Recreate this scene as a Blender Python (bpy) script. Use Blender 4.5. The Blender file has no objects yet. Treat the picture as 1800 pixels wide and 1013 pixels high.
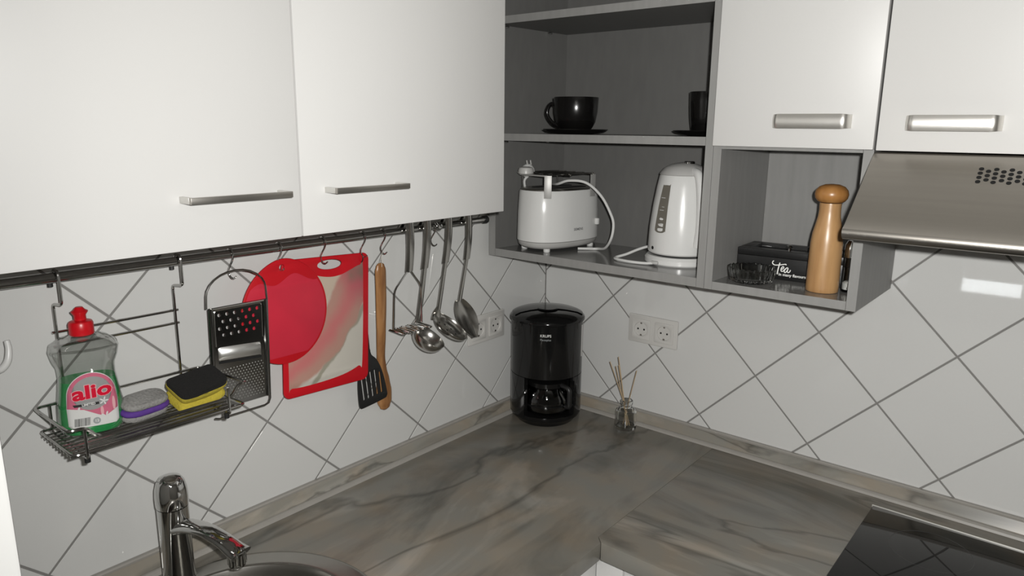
import bpy, bmesh, math, random
from mathutils import Vector, Matrix
random.seed(7)
S = bpy.context.scene
COL = S.collection
PI = math.pi
R = math.radians

# ------------------------------------------------------------------ camera
CAM = Vector((1.29441, -1.73787, 1.72317))
YAW, PITCH, ROLL, FPX = 0.6879, -0.2195, 0.0107, 1265.2
fw = Vector((-math.sin(YAW)*math.cos(PITCH), math.cos(YAW)*math.cos(PITCH), math.sin(PITCH)))
rt = fw.cross(Vector((0, 0, 1))).normalized()
up = rt.cross(fw)
rt, up = rt*math.cos(ROLL)+up*math.sin(ROLL), up*math.cos(ROLL)-rt*math.sin(ROLL)
cd = bpy.data.cameras.new('camera')
cam = bpy.data.objects.new('camera', cd)
COL.objects.link(cam)
M = Matrix.Identity(4)
for i, v in enumerate((rt, up, -fw)):
    for k in range(3):
        M[k][i] = v[k]
M.translation = CAM
cam.matrix_world = M
cd.sensor_width = 36.0
cd.lens = 36.0*FPX/1800.0
cd.clip_start = 0.02
S.camera = cam

# ------------------------------------------------------------------ world and lights
w = bpy.data.worlds.new('world')
S.world = w
w.use_nodes = True
w.node_tree.nodes['Background'].inputs[0].default_value = (0.93, 0.97, 1.0, 1)
w.node_tree.nodes['Background'].inputs[1].default_value = 22.0
ld = bpy.data.lights.new('camera_flash', 'SPOT')           # the flash of the camera that took the photograph
ld.energy = 95.0
ld.shadow_soft_size = 0.012
ld.spot_size = R(150)
ld.spot_blend = 1.0
ld.color = (1.0, 0.99, 0.965)
fl = bpy.data.objects.new('camera_flash', ld)
COL.objects.link(fl)
fl.matrix_world = Matrix.Rotation(R(-13), 4, up) @ M          # its beam is aimed a little to the right
fl.location = CAM + rt*0.045 + up*0.035
al = bpy.data.lights.new('added_fill_lamp', 'AREA')      # weak ambient fill added behind the photographer, no known lamp
al.energy = 4.0
al.shape = 'DISK'
al.size = 0.35
al.color = (1.0, 0.95, 0.88)
ao = bpy.data.objects.new('added_fill_lamp', al)
COL.objects.link(ao)
ao.location = (1.7, -2.3, 2.45)
vs = S.view_settings
vs.view_transform = 'Standard'
vs.look = 'None'
vs.gamma = 1.0
vs.use_curve_mapping = False
vs.exposure = 0.0

# ------------------------------------------------------------------ materials
def mat(name, col, rough=0.5, metal=0.0, var=0.06, nscale=30.0, bump=0.0, spec=0.5, stretch=(1, 1, 1),
        trans=0.0, ior=1.45, coat=0.0, rvar=0.0):
    m = bpy.data.materials.new(name)
    m.use_nodes = True
    nt = m.node_tree
    b = nt.nodes['Principled BSDF']
    b.inputs['Roughness'].default_value = rough
    b.inputs['Metallic'].default_value = metal
    b.inputs['Specular IOR Level'].default_value = spec
    b.inputs['IOR'].default_value = ior
    b.inputs['Transmission Weight'].default_value = trans
    b.inputs['Coat Weight'].default_value = coat
    b.inputs['Coat Roughness'].default_value = 0.05
    tc = nt.nodes.new('ShaderNodeTexCoord')
    mp = nt.nodes.new('ShaderNodeMapping')
    mp.inputs['Scale'].default_value = stretch
    nt.links.new(tc.outputs['Object'], mp.inputs['Vector'])
    nz = nt.nodes.new('ShaderNodeTexNoise')
    nz.inputs['Scale'].default_value = nscale
    nz.inputs['Detail'].default_value = 4
    nt.links.new(mp.outputs[0], nz.inputs['Vector'])
    mx = nt.nodes.new('ShaderNodeMix')
    mx.data_type = 'RGBA'
    mx.inputs[6].default_value = tuple(max(0, c*(1-var)) for c in col)+(1,)
    mx.inputs[7].default_value = tuple(min(1, c*(1+var)) for c in col)+(1,)
    nt.links.new(nz.outputs['Fac'], mx.inputs[0])
    nt.links.new(mx.outputs[2], b.inputs['Base Color'])
    if rvar:
        mr = nt.nodes.new('ShaderNodeMapRange')
        mr.inputs['To Min'].default_value = max(0.0, rough-rvar)
        mr.inputs['To Max'].default_value = rough+rvar
        nt.links.new(nz.outputs['Fac'], mr.inputs['Value'])
        nt.links.new(mr.outputs[0], b.inputs['Roughness'])
    if bump:
        bp = nt.nodes.new('ShaderNodeBump')
        bp.inputs['Strength'].default_value = bump
        bp.inputs['Distance'].default_value = 0.002
        nt.links.new(nz.outputs['Fac'], bp.inputs['Height'])
        nt.links.new(bp.outputs[0], b.inputs['Normal'])
    return m

def node(nt, typ, **kw):
    n = nt.nodes.new(typ)
    for k, v in kw.items():
        setattr(n, k, v)
    return n

def thin_clear(name, tint=(0.93, 0.94, 0.93), gloss=0.10):
    """thin-walled clear plastic: passes light straight through, glossy reflection on top"""
    m = bpy.data.materials.new(name)
    m.use_nodes = True
    nt = m.node_tree
    nt.nodes.clear()
    out = node(nt, 'ShaderNodeOutputMaterial')
    tr = node(nt, 'ShaderNodeBsdfTransparent')
    gl = node(nt, 'ShaderNodeBsdfGlossy')
    gl.inputs['Roughness'].default_value = 0.06
    tc = node(nt, 'ShaderNodeTexCoord')
    nz = node(nt, 'ShaderNodeTexNoise')
    nz.inputs['Scale'].default_value = 40
    nt.links.new(tc.outputs['Object'], nz.inputs['Vector'])
    bp = node(nt, 'ShaderNodeBump')
    bp.inputs['Strength'].default_value = 0.25
    bp.inputs['Distance'].default_value = 0.002
    nt.links.new(nz.outputs['Fac'], bp.inputs['Height'])
    nt.links.new(bp.outputs[0], gl.inputs['Normal'])
    lw = node(nt, 'ShaderNodeLayerWeight')
    lw.inputs['Blend'].default_value = 0.35
    ad = node(nt, 'ShaderNodeMath', operation='MULTIPLY_ADD')
    ad.inputs[1].default_value = 0.55
    ad.inputs[2].default_value = gloss
    nt.links.new(lw.outputs['Facing'], ad.inputs[0])
    mx = node(nt, 'ShaderNodeMixShader')
    tr.inputs['Color'].default_value = tint+(1,)
    gl.inputs['Color'].default_value = (0.9, 0.9, 0.9, 1)
    nt.links.new(ad.outputs[0], mx.inputs[0])
    nt.links.new(tr.outputs[0], mx.inputs[1])
    nt.links.new(gl.outputs[0], mx.inputs[2])
    nt.links.new(mx.outputs[0], out.inputs['Surface'])
    return m

def ramp(nt, stops):
    r = node(nt, 'ShaderNodeValToRGB')
    el = r.color_ramp.elements
    while len(el) < len(stops):
        el.new(0.5)
    for e, (p, c) in zip(el, stops):
        e.position = p
        e.color = tuple(c)+(1,)
    return r

def stone(name, ang, stretch, off, k=1.0):
    m = bpy.data.materials.new(name)
    m.use_nodes = True
    nt = m.node_tree
    b = nt.nodes['Principled BSDF']
    tc = node(nt, 'ShaderNodeTexCoord')
    mp = node(nt, 'ShaderNodeMapping')
    mp.inputs['Rotation'].default_value = (0, 0, ang)
    mp.inputs['Scale'].default_value = stretch
    mp.inputs['Location'].default_value = off
    nt.links.new(tc.outputs['Object'], mp.inputs['Vector'])
    n1 = node(nt, 'ShaderNodeTexNoise')
    n1.inputs['Scale'].default_value = 1.0
    n1.inputs['Detail'].default_value = 6
    n1.inputs['Roughness'].default_value = 0.55
    n1.inputs['Distortion'].default_value = 1.3
    nt.links.new(mp.outputs[0], n1.inputs['Vector'])
    d, a, l = (0.105*k, 0.100*k, 0.088*k), (0.185*k, 0.175*k, 0.152*k), (0.27*k, 0.255*k, 0.225*k)
    r1 = ramp(nt, [(0.32, d), (0.47, a), (0.55, a), (0.68, l)])
    nt.links.new(n1.outputs['Fac'], r1.inputs[0])
    # thin dark veins where a second noise crosses its middle value
    n2 = node(nt, 'ShaderNodeTexNoise')
    n2.inputs['Scale'].default_value = 0.62
    n2.inputs['Detail'].default_value = 5
    n2.inputs['Distortion'].default_value = 0.6
    nt.links.new(mp.outputs[0], n2.inputs['Vector'])
    s = node(nt, 'ShaderNodeMath', operation='SUBTRACT')
    s.inputs[1].default_value = 0.5
    nt.links.new(n2.outputs['Fac'], s.inputs[0])
    ab = node(nt, 'ShaderNodeMath', operation='ABSOLUTE')
    nt.links.new(s.outputs[0], ab.inputs[0])
    mr = node(nt, 'ShaderNodeMapRange')
    mr.inputs['From Max'].default_value = 0.018
    mr.inputs['To Min'].default_value = 0.55
    mr.inputs['To Max'].default_value = 1.0
    nt.links.new(ab.outputs[0], mr.inputs['Value'])
    # warm blotches
    n3 = node(nt, 'ShaderNodeTexNoise')
    n3.inputs['Scale'].default_value = 9.0
    n3.inputs['Detail'].default_value = 3
    nt.links.new(tc.outputs['Object'], n3.inputs['Vector'])
    wr = ramp(nt, [(0.4, (0.97, 0.99, 1.0)), (0.7, (1.10, 1.0, 0.90))])
    nt.links.new(n3.outputs['Fac'], wr.inputs[0])
    m1 = node(nt, 'ShaderNodeVectorMath', operation='MULTIPLY')
    nt.links.new(r1.outputs[0], m1.inputs[0])
    nt.links.new(wr.outputs[0], m1.inputs[1])
    m2 = node(nt, 'ShaderNodeVectorMath', operation='SCALE')
    nt.links.new(m1.outputs[0], m2.inputs[0])
    nt.links.new(mr.outputs[0], m2.inputs['Scale'])
    nt.links.new(m2.outputs[0], b.inputs['Base Color'])
    b.inputs['Roughness'].default_value = 0.22
    b.inputs['Specular IOR Level'].default_value = 0.45
    return m

def wood(name, c1, c2, scale=9.0, axis='Z'):
    m = bpy.data.materials.new(name)
    m.use_nodes = True
    nt = m.node_tree
    b = nt.nodes['Principled BSDF']
    tc = node(nt, 'ShaderNodeTexCoord')
    mp = node(nt, 'ShaderNodeMapping')
    mp.inputs['Scale'].default_value = (10, 10, 1.2)
    nt.links.new(tc.outputs['Object'], mp.inputs['Vector'])
    nz = node(nt, 'ShaderNodeTexNoise')
    nz.inputs['Scale'].default_value = scale
    nz.inputs['Detail'].default_value = 5
    nt.links.new(mp.outputs[0], nz.inputs['Vector'])
    r = ramp(nt, [(0.35, c1), (0.65, c2)])
    nt.links.new(nz.outputs['Fac'], r.inputs[0])
    nt.links.new(r.outputs[0], b.inputs['Base Color'])
    b.inputs['Roughness'].default_value = 0.32
    return m

TILE = mat('glazed_tile', (0.56, 0.56, 0.545), 0.025, var=0.015, nscale=4)
GROUT = mat('grey_grout', (0.20, 0.195, 0.185), 0.9, var=0.12, nscale=60, bump=0.3)
PLASTER = mat('wall_paint', (0.62, 0.61, 0.58), 0.9, var=0.04, nscale=12, bump=0.1)
FLOORM = mat('floor_vinyl', (0.16, 0.14, 0.12), 0.5, var=0.2, nscale=8)
WHITE = mat('white_foil_front', (0.545, 0.540, 0.527), 0.40, var=0.012, nscale=14, stretch=(1, 1, 0.3))
WHITEG = mat('white_gloss_paint', (0.62, 0.62, 0.605), 0.3, var=0.01)
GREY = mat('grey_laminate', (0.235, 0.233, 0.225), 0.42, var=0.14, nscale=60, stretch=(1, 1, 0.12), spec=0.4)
GREY_SHADE = mat('shaded_grey_laminate', (0.125, 0.124, 0.119), 0.42, var=0.10, nscale=60, stretch=(1, 1, 0.25), spec=0.4)  # same grey laminate, darkened to paint in the shade inside the corner unit
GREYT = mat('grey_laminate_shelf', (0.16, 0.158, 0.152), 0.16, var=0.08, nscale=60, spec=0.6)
CHROME = mat('chrome', (0.62, 0.62, 0.61), 0.06, 1.0, var=0.03)
WIRE = mat('chromed_wire', (0.42, 0.415, 0.40), 0.16, 1.0, var=0.1, nscale=80)
STEEL = mat('brushed_steel', (0.50, 0.49, 0.465), 0.22, 1.0, var=0.08, nscale=60, stretch=(1, 1, 0.1))
STEELH = mat('brushed_hood_steel', (0.40, 0.375, 0.34), 0.33, 1.0, var=0.07, nscale=90, stretch=(0.05, 1, 1))
STEELG = mat('polished_grater_steel', (0.22, 0.217, 0.21), 0.13, 1.0, var=0.1, nscale=40)
SINKM = mat('satin_sink_steel', (0.40, 0.39, 0.365), 0.28, 1.0, var=0.06, nscale=60)
HANDLE = mat('satin_nickel', (0.78, 0.76, 0.72), 0.36, 1.0, var=0.05, nscale=50)
EDGEM = mat('bright_rim_steel', (0.75, 0.74, 0.70), 0.45, 0.6, var=0.03)
BLADEM = mat('bright_blade_steel', (0.85, 0.85, 0.83), 0.42, 1.0, var=0.05)
HANDLEG = mat('pale_brushed_leg', (0.62, 0.61, 0.58), 0.4, 0.7, var=0.04)
HANDLED = mat('dark_brushed_steel', (0.42, 0.40, 0.37), 0.35, 1.0, var=0.1, nscale=90, stretch=(1, 0.05, 1))
RED = mat('red_plastic', (0.50, 0.004, 0.010), 0.32, var=0.05)
REDB = mat('red_board_plastic', (0.47, 0.003, 0.010), 0.42, var=0.05)
REDL = mat('pinkish_red_plastic', (0.52, 0.022, 0.045), 0.38, var=0.12, nscale=15)
BLACKP = mat('black_gloss_plastic', (0.006, 0.006, 0.006), 0.10, var=0.1)
BLACKM = mat('black_matt_plastic', (0.012, 0.012, 0.012), 0.40, var=0.1)
BLACKC = mat('black_glazed_ceramic', (0.005, 0.0047, 0.0045), 0.2, var=0.1)
BLACKW = mat('black_painted_wood', (0.010, 0.010, 0.010), 0.35, var=0.2)
DARKGAP = mat('dark_opening', (0.004, 0.004, 0.004), 0.8)
WPLAST = mat('white_appliance_plastic', (0.60, 0.60, 0.585), 0.22, var=0.02)
WPLAST2 = mat('pale_grey_plastic', (0.42, 0.415, 0.40), 0.35, var=0.03)
GREYTXT = mat('grey_print', (0.12, 0.12, 0.12), 0.5)
SOCKW = mat('white_socket_plastic', (0.52, 0.51, 0.485), 0.2, var=0.01)
GLASS = mat('clear_glass', (0.96, 0.97, 0.96), 0.02, trans=1.0, ior=1.45, var=0.0)
GLASSD = mat('smoky_ashtray_glass', (0.80, 0.81, 0.80), 0.03, trans=1.0, ior=1.45, var=0.02)
PET = thin_clear('clear_bottle_plastic', (0.90, 0.91, 0.90), 0.10)
CARAFE = thin_clear('smoked_jug_glass', (0.30, 0.30, 0.30), 0.05)
GREEN = mat('green_soap', (0.028, 0.30, 0.085), 0.10, var=0.1, trans=0.0, ior=1.36)
HOBM = mat('black_ceramic_glass', (0.007, 0.007, 0.007), 0.03, var=0.1, spec=0.26)
HOBRING = mat('hob_print_grey', (0.03, 0.03, 0.03), 0.15)
BEECH = wood('beech_wood', (0.20, 0.085, 0.030), (0.34, 0.17, 0.065))
MILLW = wood('pale_turned_wood', (0.33, 0.180, 0.075), (0.45, 0.265, 0.118), 5.0)
MILLH = wood('orange_turned_wood', (0.28, 0.125, 0.034), (0.37, 0.18, 0.056), 5.0)
BRACK = mat('pale_brushed_bracket', (0.38, 0.375, 0.36), 0.45, 0.35, var=0.05)
REEDM = wood('rattan_reed', (0.34, 0.25, 0.15), (0.48, 0.36, 0.23))
YELLOW = mat('yellow_sponge_foam', (0.42, 0.34, 0.035), 0.9, var=0.25, nscale=220, bump=0.7)
PADBLK = mat('black_scouring_fleece', (0.008, 0.0075, 0.007), 0.95, var=0.3, nscale=300, bump=0.8)
PURPLE = mat('purple_foam', (0.085, 0.03, 0.22), 0.8, var=0.15, nscale=150, bump=0.4)
FUZZ = mat('grey_fuzzy_fibre', (0.24, 0.235, 0.225), 0.95, var=0.4, nscale=260, bump=1.0)
LABELW = mat('white_label_film', (0.62, 0.62, 0.60), 0.3, var=0.05)
LABELP = mat('pink_label_print', (0.52, 0.13, 0.20), 0.3, var=0.14, nscale=60)
LABELS = mat('silver_label_print', (0.38, 0.38, 0.375), 0.3, 0.35, var=0.25, nscale=25)
LABELR = mat('red_label_print', (0.56, 0.006, 0.03), 0.3)
LABELK = mat('black_label_print', (0.03, 0.03, 0.03), 0.3)
LABELG = mat('grey_label_print', (0.30, 0.32, 0.32), 0.3)
LABELM = mat('pale_pink_label_print', (0.66, 0.36, 0.38), 0.3)
WHITEPR = mat('white_print', (0.75, 0.75, 0.72), 0.4)
SALT = mat('white_salt', (0.75, 0.75, 0.73), 0.9, bump=0.5, nscale=400)
STRIPM = stone('upstand_stone', 0.3, (2.0, 2.0, 8.0), (3.0, 1.0, 0.0), 1.25)
LIPM = mat('grey_sealing_lip', (0.30, 0.285, 0.26), 0.35, var=0.08)
STONE_L = stone('stone_worktop_left', R(-34), (3.6, 1.5, 1.0), (1.3, 2.1, 0.0), 1.0)
STONE_R = stone('stone_worktop_right', R(12), (1.4, 6.0, 1.0), (4.4, 0.35, 0.0), 1.0)
WATERW = mat('grey_brown_gauge_window', (0.13, 0.12, 0.10), 0.4, var=0.12)
STRING = mat('pale_string', (0.55, 0.53, 0.48), 0.8)

def board_picture():
    """printed picture on the cutting board: white ground with a blurred red-pink pepper that runs up to the right"""
    m = bpy.data.materials.new('board_picture_print')
    m.use_nodes = True
    nt = m.node_tree
    b = nt.nodes['Principled BSDF']
    b.inputs['Roughness'].default_value = 0.35
    tc = node(nt, 'ShaderNodeTexCoord')
    sx = node(nt, 'ShaderNodeSeparateXYZ')
    nt.links.new(tc.outputs['Object'], sx.inputs[0])
    nz = node(nt, 'ShaderNodeTexNoise')
    nz.inputs['Scale'].default_value = 22
    nz.inputs['Detail'].default_value = 3
    nt.links.new(tc.outputs['Object'], nz.inputs['Vector'])

    def M_(op, a, b_=None, c=None):
        n = node(nt, 'ShaderNodeMath', operation=op)
        for i, v in enumerate((a, b_, c)):
            if v is None:
                continue
            if isinstance(v, (int, float)):
                n.inputs[i].default_value = v
            else:
                nt.links.new(v, n.inputs[i])
        return n.outputs[0]
    # object space of the board: y = along the wall, z = up, both measured from the board's middle
    y = sx.outputs['Y']
    z = sx.outputs['Z']
    nn = M_('MULTIPLY', M_('SUBTRACT', nz.outputs['Fac'], 0.5), 0.022)
    # signed distance across the pepper: its axis runs from (-.06,-.10) to (.10,.07)
    ca, sa = 0.70, 0.714
    across = M_('ADD', M_('ADD', M_('MULTIPLY', y, -sa), M_('MULTIPLY', z, ca)), nn)
    along = M_('ADD', M_('MULTIPLY', y, ca), M_('MULTIPLY', z, sa))
    bow = M_('MULTIPLY', M_('MULTIPLY', along, along), 1.6)
    dist = M_('ABSOLUTE', M_('ADD', M_('SUBTRACT', across, bow), 0.018))
    def mask(val, lo, hi):
        n = node(nt, 'ShaderNodeMapRange', interpolation_type='SMOOTHSTEP')
        n.inputs['From Min'].default_value = lo
        n.inputs['From Max'].default_value = hi
        nt.links.new(val, n.inputs['Value'])
        return n.outputs[0]
    pep = M_('SUBTRACT', 1.0, mask(dist, 0.040, 0.050))
    core = M_('SUBTRACT', 1.0, mask(dist, 0.0, 0.035))
    green = M_('MULTIPLY', mask(z, 0.07, 0.10), mask(y, 0.045, 0.07))
    lowg = M_('MULTIPLY', mask(M_('MULTIPLY', across, -1.0), 0.048, 0.056), M_('SUBTRACT', 1.0, mask(M_('MULTIPLY', across, -1.0), 0.062, 0.068)))
    def mixc(f, a, c):
        n = node(nt, 'ShaderNodeMix', data_type='RGBA')
        nt.links.new(f, n.inputs[0])
        if isinstance(a, tuple):
            n.inputs[6].default_value = a+(1,)
        else:
            nt.links.new(a, n.inputs[6])
        if isinstance(c, tuple):
            n.inputs[7].default_value = c+(1,)
        else:
            nt.links.new(c, n.inputs[7])
        return n.outputs[2]
    pcol = mixc(core, (0.40, 0.225, 0.18), (0.47, 0.150, 0.145))
    pcol = mixc(mask(along, 0.06, 0.13), pcol, (0.42, 0.09, 0.11))
    c = mixc(M_('MULTIPLY', mask(across, 0.02, 0.04), 0.75), (0.50, 0.475, 0.42), (0.46, 0.36, 0.27))
    c = mixc(M_('MULTIPLY', lowg, 0.7), c, (0.20, 0.19, 0.13))
    c = mixc(pep, c, pcol)
    c = mixc(M_('MULTIPLY', green, M_('MULTIPLY', nz.outputs['Fac'], 1.3)), c, (0.14, 0.14, 0.10))
    nt.links.new(c, b.inputs['Base Color'])
    return m
PICTURE = board_picture()

# ------------------------------------------------------------------ building helpers
def link(o, parent=None):
    COL.objects.link(o)
    if parent is not None:
        o.parent = parent
    return o

def rootof(o):
    while o.parent is not None:
        o = o.parent
    return o

def obj(name, bm, material, parent=None, smooth=True, ang=38, local=False):
    """links a bmesh (world coordinates unless local) as one mesh object"""
    bmesh.ops.remove_doubles(bm, verts=bm.verts, dist=1e-6)
    bmesh.ops.recalc_face_normals(bm, faces=bm.faces)
    if parent is not None and not local:
        bmesh.ops.translate(bm, verts=bm.verts, vec=-rootof(parent).location)
    if smooth:
        for f in bm.faces:
            f.smooth = True
        la = R(ang)
        for e in bm.edges:
            if len(e.link_faces) == 2 and e.calc_face_angle(0) > la:
                e.smooth = False
    me = bpy.data.meshes.new(name)
    bm.to_mesh(me)
    bm.free()
    me.materials.append(material)
    return link(bpy.data.objects.new(name, me), parent)

def thing(name, label, cat, loc=(0, 0, 0), group=None):
    o = bpy.data.objects.new(name, None)
    o.empty_display_size = 0.02
    o.location = loc
    o['label'] = label
    o['category'] = cat
    if group:
        o['group'] = group
    return link(o)

def tag(o, label, cat, group=None):
    o['label'] = label
    o['category'] = cat
    if group:
        o['group'] = group
    return o

def dup(root, loc, label=None, rotz=None):
    r = root.copy()
    COL.objects.link(r)
    r.location = loc
    if rotz is not None:
        r.rotation_euler = (0, 0, rotz)
    if label:
        r['label'] = label
    for ch in list(root.children):
        c = ch.copy()
        COL.objects.link(c)
        c.parent = r
        for g in list(ch.children):
            d = g.copy()
            COL.objects.link(d)
            d.parent = c
    return r

def BM():
    return bmesh.new()

def box(bm, x0, x1, y0, y1, z0, z1, bev=0.0, seg=2, rot=None):
    t = BM()
    bmesh.ops.create_cube(t, size=1.0)
    bmesh.ops.scale(t, verts=t.verts, vec=(x1-x0, y1-y0, z1-z0))
    if bev:
        bmesh.ops.bevel(t, geom=t.edges[:], offset=bev, segments=seg, profile=0.5, affect='EDGES')
    if rot is not None:
        bmesh.ops.transform(t, matrix=rot, verts=t.verts)
    bmesh.ops.translate(t, verts=t.verts, vec=((x0+x1)/2, (y0+y1)/2, (z0+z1)/2))
    merge(bm, t)

def merge(bm, t):
    me = bpy.data.meshes.new('tmp')
    t.to_mesh(me)
    t.free()
    bm.from_mesh(me)
    bpy.data.meshes.remove(me)

def lathe(bm, prof, c=(0, 0, 0), n=40, sx=1.0, sy=1.0, rot=None, a0=0.0, a1=2*PI, npow=2.0, cap=True):
    full = abs(a1-a0-2*PI) < 1e-6
    rings = []
    k = n if full else n+1
    for r, z in prof:
        ring = []
        for i in range(k):
            a = a0+(a1-a0)*i/n
            ca, sa = math.cos(a), math.sin(a)
            if npow != 2.0:
                ca = math.copysign(abs(ca)**(2/npow), ca)
                sa = math.copysign(abs(sa)**(2/npow), sa)
            v = Vector((r*ca*sx, r*sa*sy, z))
            if rot is not None:
                v = rot @ v
            ring.append(bm.verts.new(v+Vector(c)))
        rings.append(ring)
    for A, B in zip(rings, rings[1:]):
        for i in range(n):
            j = (i+1) % k
            try:
                bm.faces.new((A[i], A[j], B[j], B[i]))
            except ValueError:
                pass
    if full and cap and prof[0] != prof[-1]:
        for ring, r in ((rings[0], prof[0][0]), (rings[-1], prof[-1][0])):
            if r > 1e-5:
                bm.faces.new(ring)
    return rings

def smoothpath(pts, k=6, closed=False):
    """Catmull-Rom through the points"""
    P = [Vector(p) for p in pts]
    out = []
    n = len(P)
    rng = range(n if closed else n-1)
    for i in rng:
        if closed:
            a, b, c, d = P[i-1], P[i], P[(i+1) % n], P[(i+2) % n]
        else:
            a, b, c, d = P[max(i-1, 0)], P[i], P[i+1], P[min(i+2, n-1)]
        for s in range(k):
            t = s/k
            out.append(0.5*((2*b)+(-a+c)*t+(2*a-5*b+4*c-d)*t*t+(-a+3*b-3*c+d)*t**3))
    if not closed:
        out.append(P[-1])
    return out

def fillet(pts, r, k=5, closed=False):
    P = [Vector(p) for p in pts]
    out = []
    n = len(P)
    for i in range(n):
        if not closed and i in (0, n-1):
            out.append(P[i])
            continue
        a, b, c = P[i-1], P[i], P[(i+1) % n]
        u, v = (a-b), (c-b)
        q = min(r, u.length*0.49, v.length*0.49)
        p0, p1 = b+u.normalized()*q, b+v.normalized()*q
        for s in range(k+1):
            t = s/k
            out.append(p0*(1-t)**2+b*2*t*(1-t)+p1*t*t)
    return out

def tube(bm, pts, r, n=8, closed=False, cap=True, flat=None):
    """round tube along points; r number or list; flat=(axis, factor) squashes the section along an axis"""
    P = [Vector(p) for p in pts]
    m = len(P)
    rs = r if isinstance(r, (list, tuple)) else [r]*m
    T = []
    for i in range(m):
        if closed:
            t = P[(i+1) % m]-P[i-1]
        else:
            t = P[min(i+1, m-1)]-P[max(i-1, 0)]
        T.append(t.normalized() if t.length > 1e-9 else Vector((0, 0, 1)))
    ref = Vector((0, 0, 1)) if abs(T[0].z) < 0.9 else Vector((1, 0, 0))
    nrm = (ref-T[0]*ref.dot(T[0])).normalized()
    rings = []
    for i in range(m):
        nrm = (nrm-T[i]*nrm.dot(T[i]))
        nrm = nrm.normalized() if nrm.length > 1e-6 else T[i].orthogonal().normalized()
        bn = T[i].cross(nrm)
        ring = []
        for j in range(n):
            a = 2*PI*j/n
            off = (nrm*math.cos(a)+bn*math.sin(a))*rs[i]
            if flat:
                ax = Vector(flat[0])
                off = off-ax*off.dot(ax)*(1-flat[1])
            ring.append(bm.verts.new(P[i]+off))
        rings.append(ring)
    pairs = list(zip(rings, rings[1:]))
    if closed:
        pairs.append((rings[-1], rings[0]))
    for A, B in pairs:
        for j in range(n):
            q = (j+1) % n
            bm.faces.new((A[j], A[q], B[q], B[j]))
    if cap and not closed:
        bm.faces.new(rings[0])
        bm.faces.new(list(reversed(rings[-1])))

def prism(bm, poly, d, axis=2):
    """extrudes a 2-D polygon (a,b) from d0 to d1 along axis"""
    d0, d1 = d
    def P(a, b, h):
        return {0: (h, a, b), 1: (a, h, b), 2: (a, b, h)}[axis]
    A = [bm.verts.new(P(a, b, d0)) for a, b in poly]
    B = [bm.verts.new(P(a, b, d1)) for a, b in poly]
    n = len(poly)
    for i in range(n):
        j = (i+1) % n
        bm.faces.new((A[i], A[j], B[j], B[i]))
    bm.faces.new(A)
    bm.faces.new(B)

def plate(outlines, t, bev=0.0, res=1):
    """bmesh of a flat plate (outline + holes) in the xy plane, thickness t centred on z"""
    cu = bpy.data.curves.new('tmp', 'CURVE')
    cu.dimensions = '2D'
    cu.fill_mode = 'BOTH'
    cu.extrude = max(t/2-bev, 1e-5)
    cu.bevel_depth = bev
    cu.bevel_resolution = 1
    cu.offset = -bev
    for pl in outlines:
        sp = cu.splines.new('POLY')
        sp.points.add(len(pl)-1)
        for p, (a, b) in zip(sp.points, pl):
            p.co = (a, b, 0, 1)
        sp.use_cyclic_u = True
    o = bpy.data.objects.new('tmp', cu)
    COL.objects.link(o)
    dg = bpy.context.evaluated_depsgraph_get()
    me = bpy.data.meshes.new_from_object(o.evaluated_get(dg))
    bm = BM()
    bm.from_mesh(me)
    bpy.data.objects.remove(o)
    bpy.data.curves.remove(cu)
    bpy.data.meshes.remove(me)
    return bm

def text(body, size, t=0.0004, align='CENTER', bold=0.0, shear=0.0):
    cu = bpy.data.curves.new('tmp', 'FONT')
    cu.body = body
    cu.size = size
    cu.extrude = t
    cu.align_x = align
    cu.align_y = 'CENTER'
    cu.offset = bold
    cu.shear = shear
    cu.resolution_u = 3
    o = bpy.data.objects.new('tmp', cu)
    COL.objects.link(o)
    dg = bpy.context.evaluated_depsgraph_get()
    me = bpy.data.meshes.new_from_object(o.evaluated_get(dg))
    bm = BM()
    bm.from_mesh(me)
    bpy.data.objects.remove(o)
    bpy.data.curves.remove(cu)
    bpy.data.meshes.remove(me)
    return bm

def ell(cx, cy, rx, ry, n=40, a0=0.0):
    return [(cx+rx*math.cos(a0+2*PI*i/n), cy+ry*math.sin(a0+2*PI*i/n)) for i in range(n)]

def rrect(x0, x1, y0, y1, r, k=6):
    out = []
    for cx, cy, a in ((x1-r, y1-r, 0), (x0+r, y1-r, PI/2), (x0+r, y0+r, PI), (x1-r, y0+r, 1.5*PI)):
        for i in range(k+1):
            t = a+PI/2*i/k
            out.append((cx+r*math.cos(t), cy+r*math.sin(t)))
    return out

# plane frames: plate coordinates (a,b,c) -> world
LEFTW = Matrix(((0, 0, 1, 0), (1, 0, 0, 0), (0, 1, 0, 0), (0, 0, 0, 1)))      # a=+y  b=+z  c=+x
RIGHTW = Matrix(((1, 0, 0, 0), (0, 0, -1, 0), (0, 1, 0, 0), (0, 0, 0, 1)))    # a=+x  b=+z  c=-y

def place(bm, frame, loc, rot=0.0):
    bmesh.ops.transform(bm, matrix=Matrix.Translation(loc) @ frame @ Matrix.Rotation(rot, 4, 'Z'), verts=bm.verts)
    return bm

# ------------------------------------------------------------------ room shell
XE, YB, HC = 3.0, -3.6, 2.5
D, A0, B0, ZR = 0.285, 0.2421, 0.2554, 1.255       # tile diagonal, first crossings, height of a crossing row
WT = 0.90                                         # worktop

def struct(name, bm, m, parent=None):
    o = obj(name, bm, m, parent, smooth=False)
    if parent is None:
        o['kind'] = 'structure'
    return o

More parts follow.
